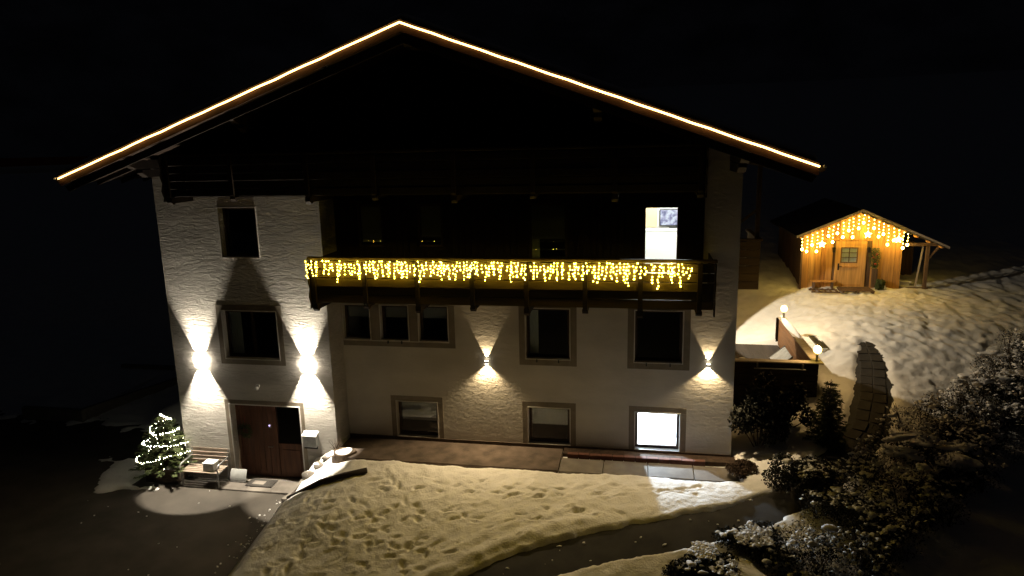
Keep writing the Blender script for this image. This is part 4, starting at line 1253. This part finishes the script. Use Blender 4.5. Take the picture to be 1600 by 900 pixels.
for side in (-1, 1):
    ex = 14.60 if side < 0 else 20.36
    pts = [(hx(ex), hz(hroof(ex)) - .07), (hx(RXh), hz(RZh) - .07), (hx(RXh), hz(RZh) + .03), (hx(ex), hz(hroof(ex)) + .03)]
    r = MB().prism(pts, -0.42, 5.6).build('roof', 'hut_roof', hut)
    pts2 = [(p[0], p[1] + (-.05 if k < 2 else .012)) for k, p in enumerate(pts)]
    MB().prism([(p[0], p[1] + (.03 if k < 2 else .014)) for k, p in enumerate(pts)], -0.46, -0.421).build('verge_board', 'hut_fascia', r)
    for q in range(7):
        t_ = (q + .5) / 7
        xx = ex + (RXh - ex) * t_
        MB().box(hx(xx) - .03, hx(xx) + .03, -0.40, 0.0, hz(hroof(xx)) - .145, hz(hroof(xx)) - .085).build('batten', 'hut_pine', r)
# door
mb = MB().box(hx(DX0), hx(DX0) + .10, -0.02, 0.04, 0.05, hz(4.08)).box(hx(DX1) - .10, hx(DX1), -0.02, 0.04, 0.05, hz(4.08)).box(hx(DX0) + .1, hx(DX1) - .1, -0.02, 0.04, hz(3.98), hz(4.08))
hd = mb.build('door', 'hut_pine_light', hut)
WX0, WX1, WZ0, WZ1 = hx(16.50), hx(17.08), hz(3.22), hz(3.80)
a, b = hx(DX0) + .102, hx(DX1) - .102
mb = MB().box(a, b, 0.0, 0.038, 0.06, WZ0).box(a, b, 0.0, 0.038, WZ1, hz(3.978)).box(a, WX0, 0.0, 0.038, WZ0, WZ1).box(WX1, b, 0.0, 0.038, WZ0, WZ1)
mb.build('door_leaf', 'hut_pine_light', hd)
MB().box(WX0, WX1, 0.028, 0.034, WZ0, WZ1).build('curtain', 'curtain', hd)
MB().box(WX0, WX1, 0.012, 0.018, WZ0, WZ1).build('pane', 'glass', hd)
mb = MB()
for k in (1, ): mb.box((WX0 + WX1) / 2 - .015, (WX0 + WX1) / 2 + .015, -0.004, 0.011, WZ0, WZ1)
for k in (1, 2): mb.box(WX0, WX1, -0.003, 0.010, WZ0 + (WZ1 - WZ0) * k / 3 - .012, WZ0 + (WZ1 - WZ0) * k / 3 + .012)
mb.box(WX0 - .04, WX0, -.012, -.001, WZ0 - .04, WZ1 + .04).box(WX1, WX1 + .04, -.012, -.001, WZ0 - .04, WZ1 + .04).box(WX0, WX1, -.012, -.001, WZ1, WZ1 + .04).box(WX0, WX1, -.012, -.001, WZ0 - .04, WZ0)
mb.build('muntin', 'hut_old_wood', hd)
MB().box(WX0 - .05, WX1 + .05, -.05, -.001, WZ0 - .22, WZ0 - .17).build('window_ledge', 'hut_pine', hd)
MB().tube([(hx(16.40), -.01, hz(3.05)), (hx(16.40), -.06, hz(3.05)), (hx(16.52), -.06, hz(3.05))], .014, 6).box(hx(16.37), hx(16.43), -.012, -.001, hz(2.88), hz(3.16)).build('handle', 'metal_black', hd)
MB().box(a + .04, b - .04, -.012, -.001, hz(2.2), hz(2.28)).build('kick_board', 'hut_pine', hd)
# lean-to
MB().box(hx(19.70), hx(19.82), 0.0, 0.12, -0.15, hz(hroof(19.8)) - .1).build('leanto_post', 'hut_old_wood', hut)
MB().tube([(hx(19.42), 0.1, 0.05), (hx(19.60), 0.1, hz(3.9))], 0.035, 4).build('leaning_pole', 'hut_fascia', hut)
MB().tube([(hx(19.80), 0.06, hz(3.35)), (hx(20.15), 0.06, hz(3.85))], 0.05, 4).build('brace', 'hut_old_wood', hut)
MB().box(hx(18.8), hx(20.2), -.02, .10, hz(3.92) - .02, hz(3.92) + .1).build('leanto_beam', 'hut_old_wood', hut)
MB().box(hx(18.79), hx(19.9), 1.9, 1.95, -0.1, hz(3.9)).build('leanto_back', 'hut_old_wood', hut)
MB().box(hx(18.79), hx(19.9), 0.02, 0.10, -.1, 0.16).build('leanto_sill', 'hut_old_wood', hut)
# things by the hut
bt = thing('plastic_tub', 'pale tub under the lean-to roof of the hut', 'tub', (19.05, HY + .5, HZ + 0.02))
MB().prism([(-.2, 0), (.2, 0), (.26, .3), (-.26, .3)], -.2, .2).build('body', 'white_plastic', bt)
MB().box(-.29, .29, -.23, .23, .301, .34).build('rim', 'white_plastic', bt)
hb = thing('plank_bench', 'small plank bench against the hut wall left of its door', 'bench', (15.78, HY - 0.22, HZ))
MB().box(-.48, .48, -.15, .15, .40, .44).build('seat', 'hut_pine', hb)
for s in (-.38, .34): MB().box(s, s + .05, -.13, .13, 0, .398).build('leg', 'hut_old_wood', hb)
pal = thing('wooden_pallet', 'dark slatted pallet lying in front of the hut door', 'pallet', (16.95, HY - 0.62, gs(16.9, HY - .6) + .02))
for k in range(5): MB().box(-.62, .62, -.42 + k * .18, -.42 + k * .18 + .12, .08, .105).build('slat', 'hut_old_wood', pal)
for k in range(3): MB().box(-.6 + k * .56, -.52 + k * .56, -.42, .42, 0, .079).build('runner', 'hut_old_wood', pal)
sld = thing('wooden_sledge', 'dark slatted sledge lying on the snow before the hut bench', 'sledge', (15.75, HY - 0.66, gs(15.75, HY - .66) + .02))
for k in range(5): MB().box(-.5 + k * .22, -.42 + k * .22, -.3, .3, .06, .08).build('slat', 'hut_old_wood', sld)
for s in (-.26, .22): MB().box(-.55, .55, s, s + .04, 0, .059).build('runner', 'hut_old_wood', sld)
for i, X in enumerate((16.16, 17.50)):
    t_ = thing('lantern', ['unlit lantern left of the hut door', 'unlit lantern right of the hut door'][i], 'lantern', (X, HY - .02, 3.74))
    MB().box(-.05, .05, -.12, -.03, -.1, .06).build('housing', 'metal_black', t_)
    MB().prism([(-.07, .061), (.07, .061), (0, .13)], -.14, -.01).build('cap', 'metal_black', t_)
hw = thing('hanging_greenery', 'hanging bunch of fir greenery right of the hut door', 'greenery', (17.75, HY - .06, 3.45))
mb = MB(); rr = random.Random(13)
for k in range(420):
    zz = rr.uniform(-.45, .38); r = .16 * (1 - abs(zz) * 1.5) + .05
    p = Vector((rr.uniform(-r, r), rr.uniform(-.08, .02), zz)); d_ = Vector((rr.uniform(-1, 1), rr.uniform(-.7, .1), rr.uniform(-1, .4))).normalized() * .09
    s = d_.orthogonal().normalized() * .014
    mb.add([p - s, p + s, p + d_ + s * .3, p + d_ - s * .3], [(0, 1, 2, 3)])
mb.build('branches', 'needles', hw)
MB().ball((0.02, -.08, -.28), .05).ball((-.06, -.08, .0), .035).ball((.05, -.09, .12), .035).build('ornaments', 'red_berry', hw, True)
MB().box(-.06, .16, -.04, .03, -1.25, -.5).build('backing_board', 'hut_old_wood', hw)
sb_ = shrub('potted_twigs', 'dark potted twigs at the foot of the hut wall', 'plant', 17.95, HY - .3, .35, .55, 700, 44, snow=0, m='needles')
bo = thing('lantern_bottle', 'small pale lantern bottle standing by the potted twigs', 'lantern', (18.12, HY - .42, HZ + .02))
MB().cyl((0, 0), .06, 0, .2, 10).cyl((0, 0), .03, .2, .28, 8).build('body', 'white_plastic', bo)

# icicle lights of the hut, with stars and balls
hi = thing('hut_icicle_lights', 'warm icicle lights with stars and balls under the hut gable', 'lights', (17.0, HY - .5, HZ))
cb = MB().tube([(hx(14.72), 0, hz(hroof(14.72)) - .13), (hx(RXh), 0, hz(RZh) - .13), (hx(18.9), 0, hz(hroof(18.9)) - .13)], .008, 5)
cb.build('main_cable', 'cable', hi)
rr = random.Random(4)
xs = np.linspace(14.84, 18.80, 22)
for i, X in enumerate(xs):
    X = float(X) + rr.uniform(-.03, .03)
    zt = hz(hroof(X)) - .15
    L = [0.34, .62, .42, .80, .5, .3, .66][i % 7] * (1.15 if i in (0, 21) else 0.9)
    st = MB().tube([(hx(X), 0, zt), (hx(X), 0, zt - L)], .005, 4).build('light_strand', 'cable', hi)
    bl = MB()
    n = int(L / .17) + 1
    for k in range(n):
        bl.octa((hx(X) + rr.uniform(-.02, .02), -.01, zt - .03 - k * L / n), .022)
    tag(bl.build('bulbs', 'hut_glow', st), None, kind='stuff')
    if i % 9 == 4 or i == 19:
        pts = []
        for k in range(10):
            r = .15 if k % 2 == 0 else .065
            pts.append((hx(X) + r * math.sin(k * math.pi / 5), zt - L - .12 + r * math.cos(k * math.pi / 5)))
        MB().prism(pts, -.03, .0).build('star', 'hut_glow', hi)
    else:
        MB().ball((hx(X), -.01, zt - L - .06), .05, 12, 8, 1.15).build('ornament_ball', 'hut_glow', hi, True)

# ------------------------------------------------------------------ left yard
lb = thing('raised_bed', 'low grey walled bed in the dark yard at the left', 'wall', (-12.2, 3.2, 0))
zb = float(yard_z(np.array(-12.), np.array(2.)))
MB().box(-1.3, 1.2, -1.15, -0.95, zb - .3, zb + .45).build('front_wall', 'concrete', lb, bevel=.02)
MB().prism([(1.0, -0.949), (1.2, -0.949), (2.9, 4.0), (2.7, 4.0)], zb - .3, zb + .448, 'z').build('side_wall', 'concrete', lb, bevel=.02)
MB().box(-1.3, 2.3, 3.8, 4.0, zb - .3, zb + .44).build('back_wall', 'concrete', lb)
MB().box(-1.3, 1.02, -0.949, 3.79, zb - .3, zb + .30).build('snow_fill', 'snow_cap', lb)
sm = tag(lumpy('snow_heap', 'snow_cap', None, (0, 0, 0), (1.2, 1.6, 0.75), 15, amp=.2), 'dim heap of shovelled snow behind the lit fir tree', 'snow heap')
sm.location = (-7.3, 3.4, -1.0)
scam = thing('security_camera', 'small white security camera below the roof edge', 'camera', (1.0, -1.95, 10.05))
MB().box(-.09, .09, -.12, .14, -.06, .06).build('body', 'white_plastic', scam, bevel=.012)
MB().tube([(0, .05, .06), (0, .05, .14)], .02).build('mount', 'white_plastic', scam)

# crumbs of snow left on the cleared asphalt
def crumbs():
    R_ = random.Random(77)
    ico = bmesh.new(); bmesh.ops.create_icosphere(ico, subdivisions=1, radius=1.0)
    iv = [tuple(v.co) for v in ico.verts]; jf = [tuple(v.index for v in f.verts) for f in ico.faces]; ico.free()
    m_ = MB()
    spots = []
    for k in range(60):
        y = R_.uniform(-6.2, -1.6); x = float(edge(np.array(y))) - abs(R_.gauss(0, .22)) - .02
        spots.append((x, y, float(yard_z(np.array(x), np.array(y))), R_.uniform(.008, .03)))
    for k in range(16):
        x = R_.uniform(-7, -1.5); y = R_.uniform(-5.5, -1.6)
        spots.append((x, y, float(yard_z(np.array(x), np.array(y))), R_.uniform(.008, .028)))
    for k in range(38):
        i = R_.randrange(4, len(pp) - 30); x = pp[i][0] + R_.gauss(0, .28); y = pp[i][1] + R_.gauss(0, .28)
        spots.append((x, y, gz(x, y), R_.uniform(.006, .04)))
    for x, y, z, r in spots:
        sx = R_.uniform(.8, 2.2); a = R_.uniform(0, 3.14)
        m_.add([(x + r * (sx * px * math.cos(a) - py * math.sin(a)), y + r * (sx * px * math.sin(a) + py * math.cos(a)), z + r * .5 * pz + r * .2) for px, py, pz in iv], jf)
    tag(m_.build('snow_crumbs', 'snow_cap', None, True), 'scattered crumbs of snow lying on the cleared asphalt', None, kind='stuff')
crumbs()
